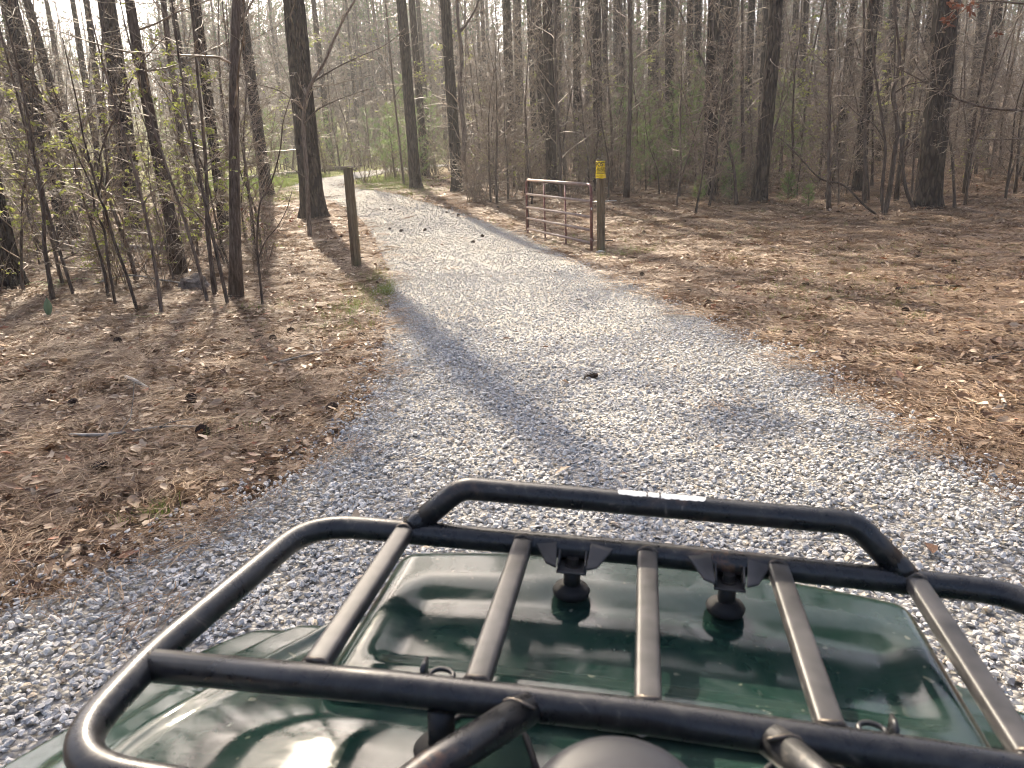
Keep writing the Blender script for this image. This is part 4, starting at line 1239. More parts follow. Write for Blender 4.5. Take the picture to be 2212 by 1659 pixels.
# yellow sign wrapped round the post
sx, sy = 1.76, 14.51
sign = thing('posted_sign', 'yellow POSTED sign wrapped around the top of the gate post', 'sign', (sx, sy, gz(sx, sy)))
view = math.atan2(-sy, -sx)             # direction from the post toward the rider
def wrap(s, z, off=0.0):
    """s: metres along the sheet from its left edge as read, z: height"""
    rr = 0.081 + off
    a0 = view - 1.32                     # left edge as read (clockwise seen from above is to the right)
    a = a0 + s / 0.081
    flap = 0.05 * max(0.0, (s - 0.19) / 0.1) ** 2 + 0.012 * max(0, (0.03 - s) / 0.03)
    low = max(0, (1.46 - z) / 0.2)
    rr += flap * (0.4 + 0.9 * low) + 0.004 * math.sin(z * 19 + s * 8) * low
    return (rr * math.cos(a), rr * math.sin(a), z + 0.006 * math.sin(s * 30) * low)
SW, SH, ST = 0.29, 0.305, 1.645
m = MB()
m.grid([[wrap(SW * i / 40, ST - SH * (1 - j / 16) + (0.004 * math.sin(i * 0.3) if j == 0 else 0)) for i in range(41)] for j in range(17)])
pn = m.build('panel', MT['yellow'], sign)
pn.modifiers.new('thick', 'SOLIDIFY').thickness = 0.0012
def lettering(txt, s0, ztop, size, bold=0.0, xs=1.0):
    cu = bpy.data.curves.new('lettering', 'FONT')
    cu.body = txt; cu.size = size; cu.offset = bold; cu.resolution_u = 3
    o = bpy.data.objects.new('lettering', cu); coll.objects.link(o)
    dg = bpy.context.evaluated_depsgraph_get()
    me = bpy.data.meshes.new_from_object(o.evaluated_get(dg))
    coll.objects.unlink(o); bpy.data.objects.remove(o)
    bm = bmesh.new(); bm.from_mesh(me)
    w = max((v.co.x for v in bm.verts), default=0.1)
    for k in range(1, int(w / 0.008) + 1):
        g = bm.verts[:] + bm.edges[:] + bm.faces[:]
        bmesh.ops.bisect_plane(bm, geom=g, plane_co=(k * 0.008, 0, 0), plane_no=(1, 0, 0))
    for v in bm.verts:
        s = s0 + v.co.x * xs; z = ztop - size * 0.72 + v.co.y
        v.co = wrap(s, z, 0.0022)
    bm.to_mesh(me); bm.free()
    me.materials.clear(); me.materials.append(MT['ink'])
    link('lettering', me, sign)
lettering('POSTED', 0.012, 1.630, 0.112, 0.0030, 0.70)
lettering('PRIVATE PROPERTY', 0.040, 1.530, 0.028, 0.0011, 0.90)
lettering('HUNTING, FISHING, TRAPPING OR', 0.018, 1.505, 0.0205, 0.0009, 0.86)
lettering('TRESPASSING FOR ANY PURPOSE', 0.018, 1.482, 0.0205, 0.0009, 0.88)
lettering('IS STRICTLY FORBIDDEN', 0.045, 1.459, 0.0205, 0.0009, 0.92)
lettering('VIOLATORS WILL BE PROSECUTED', 0.020, 1.436, 0.0205, 0.0009, 0.84)
lettering('NAME', 0.020, 1.40, 0.012, 0.0003)
lettering('ADDRESS', 0.020, 1.378, 0.012, 0.0003)
for zz in (1.391, 1.369):
    m = MB(); m.grid([[wrap(0.06 + 0.2 * i / 24, zz + 0.0016 * j, 0.0022) for i in range(25)] for j in range(2)]); m.build('ruled_line', MT['ink'], sign)

# ------------------------------------------------------------------ pine cones
def cone_mesh(seed):
    rg_ = rng_of(seed)
    m = MB()
    m.tube([(-0.042, 0, 0), (-0.02, 0, 0), (0.02, 0, 0), (0.045, 0, 0)], [0.010, 0.017, 0.014, 0.004], 6)
    k = 0
    for i in range(9):
        t = i / 8; x = -0.042 + 0.085 * t
        rr = 0.030 * math.sin(math.pi * (0.12 + 0.80 * t)) + 0.004
        nn = 8
        for j in range(nn):
            a = 2 * math.pi * (j + 0.5 * (i % 2)) / nn + rg_.normal(0, 0.06)
            d = np.array([0.35 - 0.2 * t, math.cos(a), math.sin(a)]); q = np.array([0, -math.sin(a), math.cos(a)])
            p0 = np.array([x, 0.008 * math.cos(a), 0.008 * math.sin(a)]); e = np.array([x, 0, 0]) + d * rr
            w = 0.0075
            m.add([p0 - q * 0.003, p0 + q * 0.003, e + q * w, e - q * w, e + d * 0.004], [(0, 1, 2, 3), (3, 2, 4)])
    return m.mesh('pine_cone', MT['cone'], False)
CONES = [cone_mesh(k) for k in range(3)]
CONE_XY = [(0.58, 5.41), (-1.2, 4.89), (-1.42, 7.3), (-3.24, 22.23), (-2.8, 18.87), (-2.47, 18.52), (-1.92, 18.52), (-0.53, 17.29), (0.42, 17.67), (-0.7, 16.39), (-1.59, 21.29), (-1.24, 20.64), (2.22, 8.51), (1.95, 11.16), (2.2, 9.31), (-1.9, 4.49), (-2.24, 3.91), (-3.13, 5.29), (-3.91, 7.54), (-2.29, 5.29), (-2.49, 7.5), (-2.31, 7.36), (-2.22, 7.68), (-1.88, 7.07), (-3.32, 15.96), (-2.77, 14.84), (-4.31, 19.16), (-3.4, 12.86), (6.33, 11.93), (6.46, 11.14), (5.49, 11.28), (4.58, 8.96), (4.92, 7.87), (3.94, 7.54), (3.72, 9.59), (8.2, 17.4), (6.89, 19.58), (3.31, 7.41), (2.46, 6.68), (7.93, 18.69), (-3.6, 14.2), (-4.0, 17.2), (-3.8, 18.0), (-4.4, 16.0), (0.9, 19.5), (0.2, 20.5), (-0.2, 22.0), (1.6, 18.0), (3.0, 17.0), (4.5, 15.0)]
rg = rng_of(31)
def cone_label(i, x, y):
    if i == 0: return 'dark pine cone lying alone in the middle of the gravel', None
    if i == 1: return 'pine cone on the leaves nearest the left gravel edge', None
    if i == 2: return 'pine cone at the left gravel edge level with the long tree shadow', None
    if i == 12: return 'dark cone on the right needle verge beside the gravel', None
    ins = in_poly(np.array([x]), np.array([y]))[0]
    if ins: return own_label('small dark cone on the gravel', x, y), 'cones on the far gravel'
    if x < 0 and y < 9: return own_label('dark pine cone in the leaf litter', x, y), 'cones in the near left litter'
    if x < 0: return own_label('small pine cone on the verge', x, y), 'cones on the far verges'
    return own_label('dark pine cone on the needles', x, y), 'cones on the right ground'
for i, (x, y) in enumerate(CONE_XY):
    lab, grp = cone_label(i, x, y)
    o = link('pine_cone', CONES[i % 3])
    s = rg.uniform(0.8, 1.2)
    z = gz(x, y) + (0.05 if in_poly(np.array([x]), np.array([y]))[0] else 0.035)
    o.location = (x, y, z); o.scale = (s, s, s)
    o.rotation_euler = (rg.uniform(0, 6), rg.normal(0, 0.35), rg.uniform(0, 6.28))
    tag(o, lab, 'pine cone', grp)

# ------------------------------------------------------------------ dead wood, rocks, small plants
def stick(name, label, pts, r0, r1, mat='log', twigs=0, seed=1, group=None, cat='branch'):
    base = np.array(pts[0], float)
    t = thing(name, label, cat, tuple(base), 0, group)
    q = smooth_path(np.array(pts, float) - base, 5)
    m = MB(); m.tube(q, np.linspace(r0, r1, len(q)), 8); m.build('stem', MT[mat], t)
    if twigs:
        w = MB(); twiggy(w, rng_of(seed), q, r1 * 1.5, 0.35, twigs, 0.2, 0.9, 0, None, 0, 0.0, 0.003); w.build('twigs', MT[mat], t)
    return t
def on(x, y, h): return (x, y, gz(x, y) + h)
stick('fallen_log', 'pale fallen log lying among the left saplings', [on(-9.8, 17.2, 0.16), on(-8.9, 17.0, 0.17), on(-8.1, 16.8, 0.12), on(-7.0, 16.4, 0.08)], 0.11, 0.07, 'log', 5, 2, None, 'log')
stick('fallen_log', 'grey log at the grassy outside of the far bend', [on(-12.2, 31.5, 0.1), on(-10.9, 33.6, 0.12), on(-9.8, 36.0, 0.12), on(-9.2, 38.0, 0.1)], 0.11, 0.07, 'log', 3, 3, None, 'log')
stick('fallen_log', 'dark log on the bank beyond the far bend', [on(-9.4, 40.3, 0.12), on(-8.4, 40.8, 0.12), on(-7.4, 41.0, 0.12)], 0.12, 0.09, 'hard', 0, 3, None, 'log')
stick('fallen_branch', 'slanting dead branch propped in front of the right saplings', [(6.3, 18.3, 2.1), (6.71, 18.3, 1.74), (7.26, 18.25, 1.18), (7.79, 18.2, 1.01), (8.29, 18.15, 0.54), (8.6, 18.1, gz(8.6, 18.1))], 0.012, 0.028, 'hard', 7, 4)
stick('fallen_branch', 'short pale dead stick in the left leaf litter', [on(-3.10, 6.02, 0.03), on(-2.95, 5.84, 0.045), on(-2.74, 5.62, 0.03)], 0.020, 0.014, 'log', 0, 5)
stick('fallen_branch', 'curved thin stick at the near left edge of the leaves', [on(-2.75, 4.55, 0.03), on(-2.45, 4.5, 0.04), on(-2.2, 4.62, 0.035), on(-1.95, 4.6, 0.03)], 0.013, 0.006, 'log', 2, 6)
stick('fallen_branch', 'long thin stick pointing to the gravel on the left', [on(-2.05, 6.25, 0.03), on(-1.8, 6.5, 0.04), on(-1.5, 6.95, 0.03)], 0.012, 0.006, 'log', 2, 7)
stick('fallen_branch', 'dark stick on the needles at the right picture edge', [on(3.42, 5.45, 0.03), on(3.7, 5.6, 0.04), on(4.05, 5.8, 0.03)], 0.014, 0.009, 'hard', 1, 8)
stick('fallen_branch', 'stubby grey stick near the right picture edge', [on(2.93, 4.35, 0.03), on(3.0, 4.5, 0.04), on(3.06, 4.62, 0.03)], 0.014, 0.011, 'log', 0, 9)
stick('fallen_branch', 'wavy dark stick on the right forest floor', [on(4.7, 9.0, 0.03), on(5.1, 9.1, 0.05), on(5.5, 9.0, 0.03), on(5.9, 9.15, 0.04)], 0.014, 0.007, 'hard', 2, 10)
stick('fallen_branch', 'thin dark stick among the needles behind the gate post', [on(2.4, 14.9, 0.03), on(2.9, 15.2, 0.04), on(3.5, 15.3, 0.03)], 0.014, 0.007, 'hard', 2, 11)
stick('fallen_branch', 'grey twiggy branch under the left saplings', [on(-6.6, 12.3, 0.05), on(-5.9, 12.0, 0.2), on(-5.2, 11.7, 0.15), on(-4.6, 11.6, 0.06)], 0.018, 0.008, 'log', 6, 12)

def rock(name, label, x, y, s, seed, mat='rock', group=None, cat='rock'):
    bm = bmesh.new()
    bmesh.ops.create_icosphere(bm, subdivisions=3, radius=1)
    for v in bm.verts:
        n = mnoise.noise(v.co * 1.3 + Vector((seed * 7, 0, 0))) * 0.45 + mnoise.noise(v.co * 4 + Vector((0, seed * 3, 0))) * 0.14
        v.co *= 1 + n
        v.co.x *= s[0]; v.co.y *= s[1]; v.co.z *= s[2]
    me = bpy.data.meshes.new(name); bm.to_mesh(me); bm.free(); me.materials.append(MT[mat])
    o = link(name, me); o.location = (x, y, gz(x, y) + s[2] * 0.3)
    return tag(o, label, cat, group)
rock('rock', 'half buried brown rock at the foot of the furrowed hardwood', -4.72, 11.64, (0.24, 0.2, 0.17), 1)
rock('rock', 'small pale stone against the foot of the gate post', 1.72, 14.33, (0.09, 0.06, 0.05), 2, 'stone')
for i, (x, y, s) in enumerate([(3.03, 6.15, 0.09), (3.2, 6.0, 0.11), (2.88, 6.35, 0.07), (3.35, 6.2, 0.06), (3.12, 6.4, 0.08), (2.75, 6.05, 0.06), (3.28, 5.85, 0.07)]):
    rock('soil_clod', 'dark clod in the scuffed soil beside the right gravel edge', x, y, (s, s * 0.8, s * 0.35), 10 + i, 'soil', 'clods of scuffed soil', 'soil clod')
for i, (x, y, s) in enumerate([(2.62, 4.55, 0.035), (2.70, 4.42, 0.045), (2.82, 4.5, 0.03), (2.9, 4.38, 0.035), (2.75, 4.65, 0.03)]):
    rock('loose_stone', 'loose grey stone strayed from the gravel onto the right needles', x, y, (s, s * 0.75, s * 0.5), 30 + i, 'stone', 'stray stones on the right', 'stone')
for i, (x, y, s) in enumerate([(-1.93, 2.98, 0.038), (-1.86, 3.05, 0.03), (-2.0, 2.88, 0.025)]):
    rock('loose_stone', 'loose pale stone strayed from the gravel onto the left needles', x, y, (s, s * 0.75, s * 0.5), 40 + i, 'stone', 'stray stones on the left', 'stone')

def fern(label, x, y, s, seed, n=7):
    rg_ = rng_of(seed)
    t = thing('fern', label, 'fern', (x, y, gz(x, y)))
    for k in range(n):
        a = rg_.uniform(0, 6.28); L = s * rg_.uniform(0.7, 1.1)
        d = np.array([math.cos(a), math.sin(a), 0])
        m = MB(); N = 14
        sp = [d * L * u + np.array([0, 0, L * (0.75 * u - 0.75 * u * u)]) for u in np.linspace(0, 1, N)]
        m.tube(sp, np.linspace(0.003, 0.001, N), 3, False)
        q = np.array([-d[1], d[0], 0])
        for i in range(2, N):
            w = L * 0.16 * math.sin(math.pi * (i / N) ** 0.7) + 0.006
            for sg in (-1, 1):
                m.add([sp[i], sp[i] + q * sg * w + d * 0.01 + np.array([0, 0, -0.01]), sp[i] + d * L * 0.035], [(0, 1, 2)])
        m.build('frond', MT['fern'], t, False)
fern('green fern beside the plated pine at the left picture edge', -7.15, 12.3, 0.55, 1)
fern('green fern just right of the one by the plated pine', -6.4, 12.9, 0.5, 2)
fern('small low fern in front of the left saplings', -4.35, 9.1, 0.3, 3, 4)
# one broad green leaf standing in the litter
t = thing('green_leaf_plant', 'single broad bluish green leaf standing in the left litter', 'plant', on(-5.51, 9.3, 0))
m = MB()
m.grid([[(-0.1 + 0.02 * u + 0.055 * math.sin(math.pi * min(1, u * 0.98 + 0.02)) * w, 0.02 * abs(w), 0.02 + 0.24 * u) for w in (-1, -0.5, 0, 0.5, 1)] for u in np.linspace(0, 1, 9)])
m.build('leaf_blade', mat_leaf('blue_green_leaf', [(0.2, (0.05, 0.085, 0.055)), (0.9, (0.09, 0.13, 0.085))], 0.2), t)
m = MB(); m.tube([(-0.1, 0, -0.03), (-0.1, 0, 0.04)], 0.005, 5); m.build('stalk', MT['fern'], t)
# two single dry leaves on the near gravel
for i, (x, y, lab) in enumerate([(-1.10, 1.78, 'long curled tan leaf lying on the gravel at lower left'), (1.55, 2.62, 'tan leaf on the gravel near the right picture edge')]):
    o = link('dry_leaf', leaf_mesh(50 + i, MT['dry']))
    o.location = (x, y, gz(x, y) + 0.065); o.scale = (0.11, 0.09, 0.1); o.rotation_euler = (0.15, 0.1, 0.25 + i)
    tag(o, lab, 'leaf')

# pale roof far across the glade
t = thing('shed', 'low building with a pale roof far beyond the glade, glimpsed between trunks', 'building', (-24.4, 86.9, gz(-24.4, 86.9)))
m = MB(); m.box((0, 0, 0.6), (2.2, 3.0, 1.6)); m.build('wall', MT['shed'], t, False)
m = MB(); m.add([(-1.25, -2.5, 1.35), (1.25, -2.5, 1.35), (1.25, 0, 1.65), (-1.25, 0, 1.65), (1.25, 2.5, 1.35), (-1.25, 2.5, 1.35), (-1.25, -2.5, 1.45), (1.25, -2.5, 1.45), (1.25, 0, 1.75), (-1.25, 0, 1.75), (1.25, 2.5, 1.45), (-1.25, 2.5, 1.45)],
                [(6, 7, 8, 9), (9, 8, 10, 11), (0, 3, 2, 1), (3, 5, 4, 2), (0, 1, 7, 6), (5, 11, 10, 4), (0, 6, 9, 3), (3, 9, 11, 5), (1, 2, 8, 7), (2, 4, 10, 8)])
m.build('roof', MT['roof'], t, False)

# ------------------------------------------------------------------ the quad bike under the rider
quad = thing('quad_bike', 'dark green quad bike seen from its saddle, black tube rack over the hood', 'quad bike')
_r = Vector((0.98275, -0.17471, -0.06065)); _f = Vector((0.17534, 0.98449, 0.00516)); _u = Vector((0.05881, -0.0157, 0.99815))
RACK = 0.97                                   # rack plane above the quad's own base plane
org = Vector((0, 0, EYE)) - _u * 0.5 + _r * 0.036 - _u * RACK
quad.matrix_world = Matrix(((_r.x, _f.x, _u.x, org.x), (_r.y, _f.y, _u.y, org.y), (_r.z, _f.z, _u.z, org.z), (0, 0, 0, 1)))
def q3(u, v, w): return np.array([u, v, RACK + w])

def sstep(a, b, x):
    t = np.clip((x - a) / (b - a), 0, 1)
    return t * t * (3 - 2 * t)

# hood: shallow tray with a rolled rim and a nose that falls away in front
NU, NV = 121, 121
su = np.linspace(-1, 1, NU); sv = np.linspace(0, 1, NV)
P = np.zeros((NV, NU, 3))
for i, t in enumerate(sv):
    for j, s in enumerate(su):
        a = abs(s); sg = 1 if s >= 0 else -1
        if a <= 0.84: u, dw = 0.338 * a / 0.84, 0.0
        else:
            q = (a - 0.84) / 0.16 * math.pi / 2 * 1.25
            u = 0.338 + 0.028 * math.sin(min(q, math.pi / 2)) + 0.012 * max(0, q - math.pi / 2)
            dw = -0.028 * (1 - math.cos(min(q, math.pi / 2))) - 0.25 * max(0, q - math.pi / 2)
        vmax = 1.075 - 0.30 * u * u
        if t < 0.06:
            q = (1 - t / 0.06) * math.pi / 2
            v, dv = 0.722 - 0.014 * math.sin(q), -0.020 * (1 - math.cos(q))
        elif t <= 0.80: v, dv = 0.722 + (vmax - 0.055 - 0.722) * (t - 0.06) / 0.74, 0.0
        else:
            q = (t - 0.80) / 0.20 * math.pi / 2 * 1.2
            v = vmax - 0.055 + 0.055 * math.sin(min(q, math.pi / 2)) + 0.01 * max(0, q - math.pi / 2)
            dv = -0.05 * (1 - math.cos(min(q, math.pi / 2))) - 0.4 * max(0, q - math.pi / 2)
        tray = float(sstep(0.335, 0.285, abs(u)) * sstep(0.735, 0.775, v) * sstep(0.975 - 0.2 * u * u, 0.905 - 0.2 * u * u, v))
        w = -0.057 + dw + dv - 0.012 * tray - 0.05 * u * u
        for mu in (-0.098, 0.106):         # dished seats around the two front mounts
            w -= 0.004 * math.exp(-((u * sg - mu) ** 2 + (v - 0.938) ** 2) / 0.0012)
        P[i, j] = q3(sg * u, v, w)
m = MB(); m.grid(P); hood = m.build('hood', MT['green'], quad)

# front fenders
def fender(sg):
    u_in = lambda v: 0.335 * float(sstep(0.715, 0.745, v))
    vv = [0.10, 0.25, 0.40, 0.52, 0.61, 0.70, 0.843, 0.90, 0.93, 0.955, 0.97]
    uo = [0.735, 0.735, 0.725, 0.705, 0.683, 0.645, 0.609, 0.588, 0.568, 0.53, 0.46]
    NVf, NUf = 110, 70
    P = np.zeros((NVf, NUf, 3))
    for i in range(NVf):
        v = 0.10 + (0.975 - 0.10) * i / (NVf - 1)
        ue = float(np.interp(v, vv, uo))
        win = -0.076 - 0.066 * float(sstep(0.62, 0.90, v))
        wout = -0.130 - 0.03 * float(sstep(0.72, 0.96, v)) - 0.02 * max(0, (0.6 - v) / 0.5) ** 2
        for j in range(NUf):
            a = j / (NUf - 1)
            if a < 0.82:
                q = a / 0.82
                ui = u_in(v); u = ui + (ue - ui) * q
                qq = max(0.0, (u - 0.30) / (ue - 0.30)); w = win + (wout - win) * qq ** 1.5
                d = ue - u
                w -= 0.012 * float(sstep(0.135, 0.118, d)) + 0.010 * float(sstep(0.062, 0.05, d))
                w += 0.009 * math.exp(-((d - 0.14) / 0.012) ** 2)
            else:
                q = (a - 0.82) / 0.18 * math.pi / 2
                u = ue + 0.03 * math.sin(q); w = wout - 0.022 - 0.05 * (1 - math.cos(q)) - 0.03 * max(0, (a - 0.93) / 0.07)
            fr = max(0, (v - 0.935) / 0.04)
            P[i, j] = q3(sg * u, v, w - 0.05 * fr * fr)
    m = MB()
    m.grid(P if sg > 0 else P[:, ::-1])
    o = m.build('fender', MT['green'], quad)
    o.modifiers.new('thick', 'SOLIDIFY').thickness = 0.004
    return o
fender(-1); fender(1)
# rear edge of the hood: console cover with a black seal
for sg in (-1, 1):
    m = MB(); a, b = [], []
    prof = [(0.098, 0.60), (0.118, 0.650), (0.134, 0.670), (0.165, 0.674), (0.192, 0.668), (0.205, 0.645), (0.212, 0.60), (0.214, 0.46)]
    top = [q3(sg * u, v, -0.062 - 0.03 * u * u) for u, v in prof]
    back = [q3(sg * u, 0.44, -0.055 - 0.03 * u * u) for u, v in prof]
    low = [q3(sg * u, v + 0.002, -0.105) for u, v in prof]
    m.grid([low, top, back] if sg < 0 else [back, top, low])
    m.build('console_cover', MT['green'], quad)
    m = MB(); m.tube([p + np.array([0, 0.002, 0.0]) for p in top], 0.0035, 6); m.build('seal', MT['rubber'], quad)

# ---- the rack
rack = link('front_rack', None, quad)
RT = 0.0164
loop = bend_path([q3(0.112, 0.620, 0), q3(0.185, 0.53, -0.004), q3(0.225, 0.468, -0.006), q3(0.50, 0.47, 0), q3(0.508, 0.62, 0), q3(0.474, 0.943, 0), q3(0, 0.952, 0),
                  q3(-0.474, 0.943, 0), q3(-0.508, 0.62, 0), q3(-0.50, 0.47, 0), q3(-0.225, 0.468, -0.006), q3(-0.185, 0.53, -0.004), q3(-0.112, 0.620, 0)],
                 [0.03, 0.05, 0.075, 0.5, 0.085, 2.0, 0.085, 0.5, 0.075, 0.05, 0.03], 10)
m = MB(); m.tube(loop, RT, 20); m.build('outer_tube', MT['rack'], rack)
m = MB(); m.tube([q3(-0.498, 0.608, 0), q3(-0.25, 0.622, 0), q3(0, 0.628, 0), q3(0.25, 0.622, 0), q3(0.498, 0.608, 0)], RT, 20); m.build('rear_bar', MT['rack'], rack)
m = MB(); m.tube(bend_path([q3(-0.328, 0.948, 0.004), q3(-0.262, 0.972, 0.063), q3(0.262, 0.972, 0.063), q3(0.328, 0.948, 0.004)], [0.05, 0.05], 9), 0.0162, 20); hoop = m.build('front_hoop', MT['rack'], rack)
def flat_bar(p, q, w, h, n=9, r=0.45):
    """oval-sided flattened tube between two points"""
    p, q = np.array(p), np.array(q); d = unit(q - p); side = unit(np.cross(d, (0, 0, 1))); up = np.cross(side, d)
    prof = []
    for k in range(24):
        a = 2 * math.pi * k / 24
        c, s = math.cos(a), math.sin(a)
        prof.append((math.copysign(abs(c) ** r, c) * w / 2, math.copysign(abs(s) ** r, s) * h / 2))
    P = np.array([[p + (q - p) * (i / (n - 1)) + side * x + up * z for x, z in prof + prof[:1]] for i in range(n)])
    m = MB(); m.grid(P); return m
for u in (-0.334, -0.167, 0.0, 0.167, 0.334):
    vf = 0.951 - 0.03 * u * u; vr = 0.627 - 0.05 * u * u
    flat_bar(q3(u, vr + 0.006, 0.004), q3(u, vf - 0.006, 0.004), 0.0265, 0.018).build('cross_bar', MT['bar'], rack)
    for v_, in ((vf,), (vr,)):
        sgn = -1 if v_ > 0.8 else 1
        w_ = MB(); rg_ = rng_of(int(1000 * (u + 1) + 10 * v_))
        w_.tube([q3(u + 0.0125 * math.cos(a), v_ + sgn * (0.0105 + 0.002 * math.sin(3 * a)), 0.006 + 0.0085 * math.sin(a)) for a in np.linspace(-0.6, math.pi + 0.6, 14)], 0.0026 + 0.0009 * rg_.random(14), 6)
        w_.build('weld', MT['weld'], rack)
for sg in (-1, 1):     # flattened hoop feet and diagonal ends
    m = MB(); m.tube([q3(sg * 0.338, 0.947, 0.002), q3(sg * 0.318, 0.951, 0.014), q3(sg * 0.300, 0.958, 0.030)], [0.011, 0.0165, 0.014], 14); m.build('hoop_foot', MT['rack'], rack)
    m = MB(); m.tube([q3(sg * (0.120 + 0.016 * math.cos(a)), 0.607 + 0.003 * math.sin(2 * a), 0.0085 + 0.0065 * math.sin(a)) for a in np.linspace(0.3, 2.8, 12)], 0.0022, 7); m.build('weld', MT['weld'], rack)
    m = MB(); m.tube([q3(sg * 0.492, 0.600, 0.004), q3(sg * 0.500, 0.607, 0.013), q3(sg * 0.494, 0.618, 0.006)], 0.004, 8); m.build('weld', MT['weld'], rack)
# V brackets, bolts and rubber mounts
def bracket(u, v, front=True):
    br = link('mount_bracket', None, rack)
    m = MB()
    if front:
        for sg in (-1, 1):
            a = [(u + sg * 0.023, v - 0.008, 0.015), (u + sg * 0.060, v - 0.004, 0.015), (u + sg * 0.034, v - 0.042, -0.004), (u + sg * 0.0195, v - 0.046, -0.007)]
            top = [q3(*p) for p in a]; bot = [p - np.array([0, 0, 0.0035]) for p in top]
            f = [(0, 1, 2, 3), (7, 6, 5, 4), (0, 4, 5, 1), (1, 5, 6, 2), (2, 6, 7, 3), (3, 7, 4, 0)]
            m.add(top + bot, f if sg > 0 else [tuple(reversed(x)) for x in f])
            # flange down to the seat plate
            a = [(u + sg * 0.0195, v - 0.008, 0.010), (u + sg * 0.0195, v - 0.038, -0.007), (u + sg * 0.0185, v - 0.038, -0.018), (u + sg * 0.0185, v - 0.008, -0.018)]
            top = [q3(*p) for p in a]; bot = [p - np.array([sg * 0.003, 0, 0]) for p in top]
            m.add(top + bot, f)
        m.box(q3(u, v - 0.020, -0.018), (0.040, 0.044, 0.003))
        mo = m.build('bracket_plate', MT['bar'], br, False); bv = mo.modifiers.new('bevel', 'BEVEL'); bv.width = 0.0012; bv.segments = 2
        zz = -0.018; vc = v - 0.020
        h = MB(); h.tube([q3(u, vc, zz), q3(u, vc, zz + 0.003)], 0.0115, 18); h.tube([q3(u, vc, zz + 0.003), q3(u, vc, zz + 0.012)], 0.0088, 6)
        h.build('bolt', MT['bolt'], br, False)
    else:
        zz, vc = -0.012, v
    zb = -0.058 if front else -0.064
    p = MB(); p.tube([q3(u, vc, zz - 0.001), q3(u, vc, zb)], 0.0115 if front else 0.0135, 16); p.build('spacer', MT['black'], br)
    prof = [(0.008, 0.010), (0.0165, 0.009), (0.019, 0.006), (0.0225, 0.005), (0.0255, 0.000), (0.024, -0.006), (0.018, -0.008)]
    sc = 1.0 if front else 1.1
    P = np.array([[q3(u + r_ * sc * math.cos(a), vc + r_ * sc * math.sin(a), zb + 0.004 + z_) for a in np.linspace(0, 2 * math.pi, 33)] for r_, z_ in prof])
    g = MB(); g.grid(P); g.build('rubber_mount', MT['rubber'], br)
bracket(-0.098, 0.952); bracket(0.106, 0.951)
bracket(-0.198, 0.617, False); bracket(0.198, 0.617, False)
# tie-down hooks welded on the rear bar
for sg in (-1, 1):
    m = MB()
    c = q3(sg * 0.205, 0.645, 0.002)
    m.tube([c + np.array([0.012 * math.cos(a), 0.010 * math.sin(a), 0.002]) for a in np.linspace(0, 2 * math.pi, 17)], 0.0028, 6, False)
    m.box(c + np.array([sg * 0.018, 0.0, 0.006]), (0.0035, 0.02, 0.018))
    m.build('tie_hook', MT['rack'], rack)
# worn white sticker on the hoop
P = []
rg = rng_of(66)
for i in range(41):
    u = -0.045 + 0.115 * i / 40
    row = []
    a0, a1 = 1.35 + 0.07 * rg.random(), 2.15 - 0.13 * rg.random()
    if i in (0, 40): a0 += 0.15; a1 -= 0.15
    for k in range(7):
        a = a0 + (a1 - a0) * k / 6
        row.append(q3(u, 0.972 + 0.0166 * math.cos(a), 0.063 + 0.0166 * math.sin(a)))
    P.append(row)
for s0, s1 in ((0, 14), (14, 20), (20, 41)):
    Q = np.array(P[s0:s1]); Q[0, :, 0] += 0.0018 * rg.random(7); Q[-1, :, 0] += 0.0022 * rg.random(7)
    m = MB(); m.grid(Q); m.build('sticker', MT['sticker'], rack)

# ---- instrument pod and the rest of the machine
n = 40
prof = [(0.0, 0.058), (0.03, 0.057), (0.050, 0.054), (0.060, 0.049), (0.0665, 0.040), (0.070, 0.02), (0.071, -0.06)]
P = np.array([[q3(-0.022 + r_ * math.cos(a) * 1.05, 0.468 + r_ * math.sin(a), z_ + 0.002 + 0.12 * r_ * math.sin(a)) for a in np.linspace(0, 2 * math.pi, n + 1)] for r_, z_ in prof])
m = MB(); m.grid(P); pod = m.build('instrument_pod', MT['pod'], quad)
m = MB(); m.tube([q3(-0.022 + 0.0735 * math.cos(a), 0.468 + 0.070 * math.sin(a), 0.02 + 0.12 * 0.07 * math.sin(a) - 0.006) for a in np.linspace(0, 2 * math.pi, 41)], 0.0035, 8, False); m.build('pod_rim', MT['black'], pod)
hb = link('handlebar', None, quad)
m = MB(); m.tube(bend_path([q3(-0.40, 0.30, 0.07), q3(-0.16, 0.40, 0.06), q3(-0.07, 0.42, -0.02), q3(0.07, 0.42, -0.02), q3(0.16, 0.40, 0.06), q3(0.40, 0.30, 0.07)], [0.05, 0.04, 0.04, 0.05]), 0.011, 14); m.build('bar', MT['rack'], hb)
for sg in (-1, 1):
    m = MB(); m.tube([q3(sg * 0.28, 0.35, 0.068), q3(sg * 0.40, 0.30, 0.071)], 0.0165, 14); m.build('grip', MT['rubber'], hb)
m = MB()
m.grid(np.array([[q3(0.13 * s * (1 - 0.3 * t), 0.42 - 0.42 * t, -0.02 - 0.02 * t - 0.16 * abs(s) ** 3) for s in np.linspace(-1, 1, 17)] for t in np.linspace(0, 1, 9)])[:, ::-1]); m.build('fuel_tank', MT['green'], quad)
m = MB()
m.grid(np.array([[q3(0.17 * s, 0.0 - 0.62 * t, -0.06 + 0.05 * math.sin(t * 2.6) - 0.15 * abs(s) ** 4) for s in np.linspace(-1, 1, 17)] for t in np.linspace(0, 1, 15)])[:, ::-1]); m.build('seat', MT['seat'], quad)
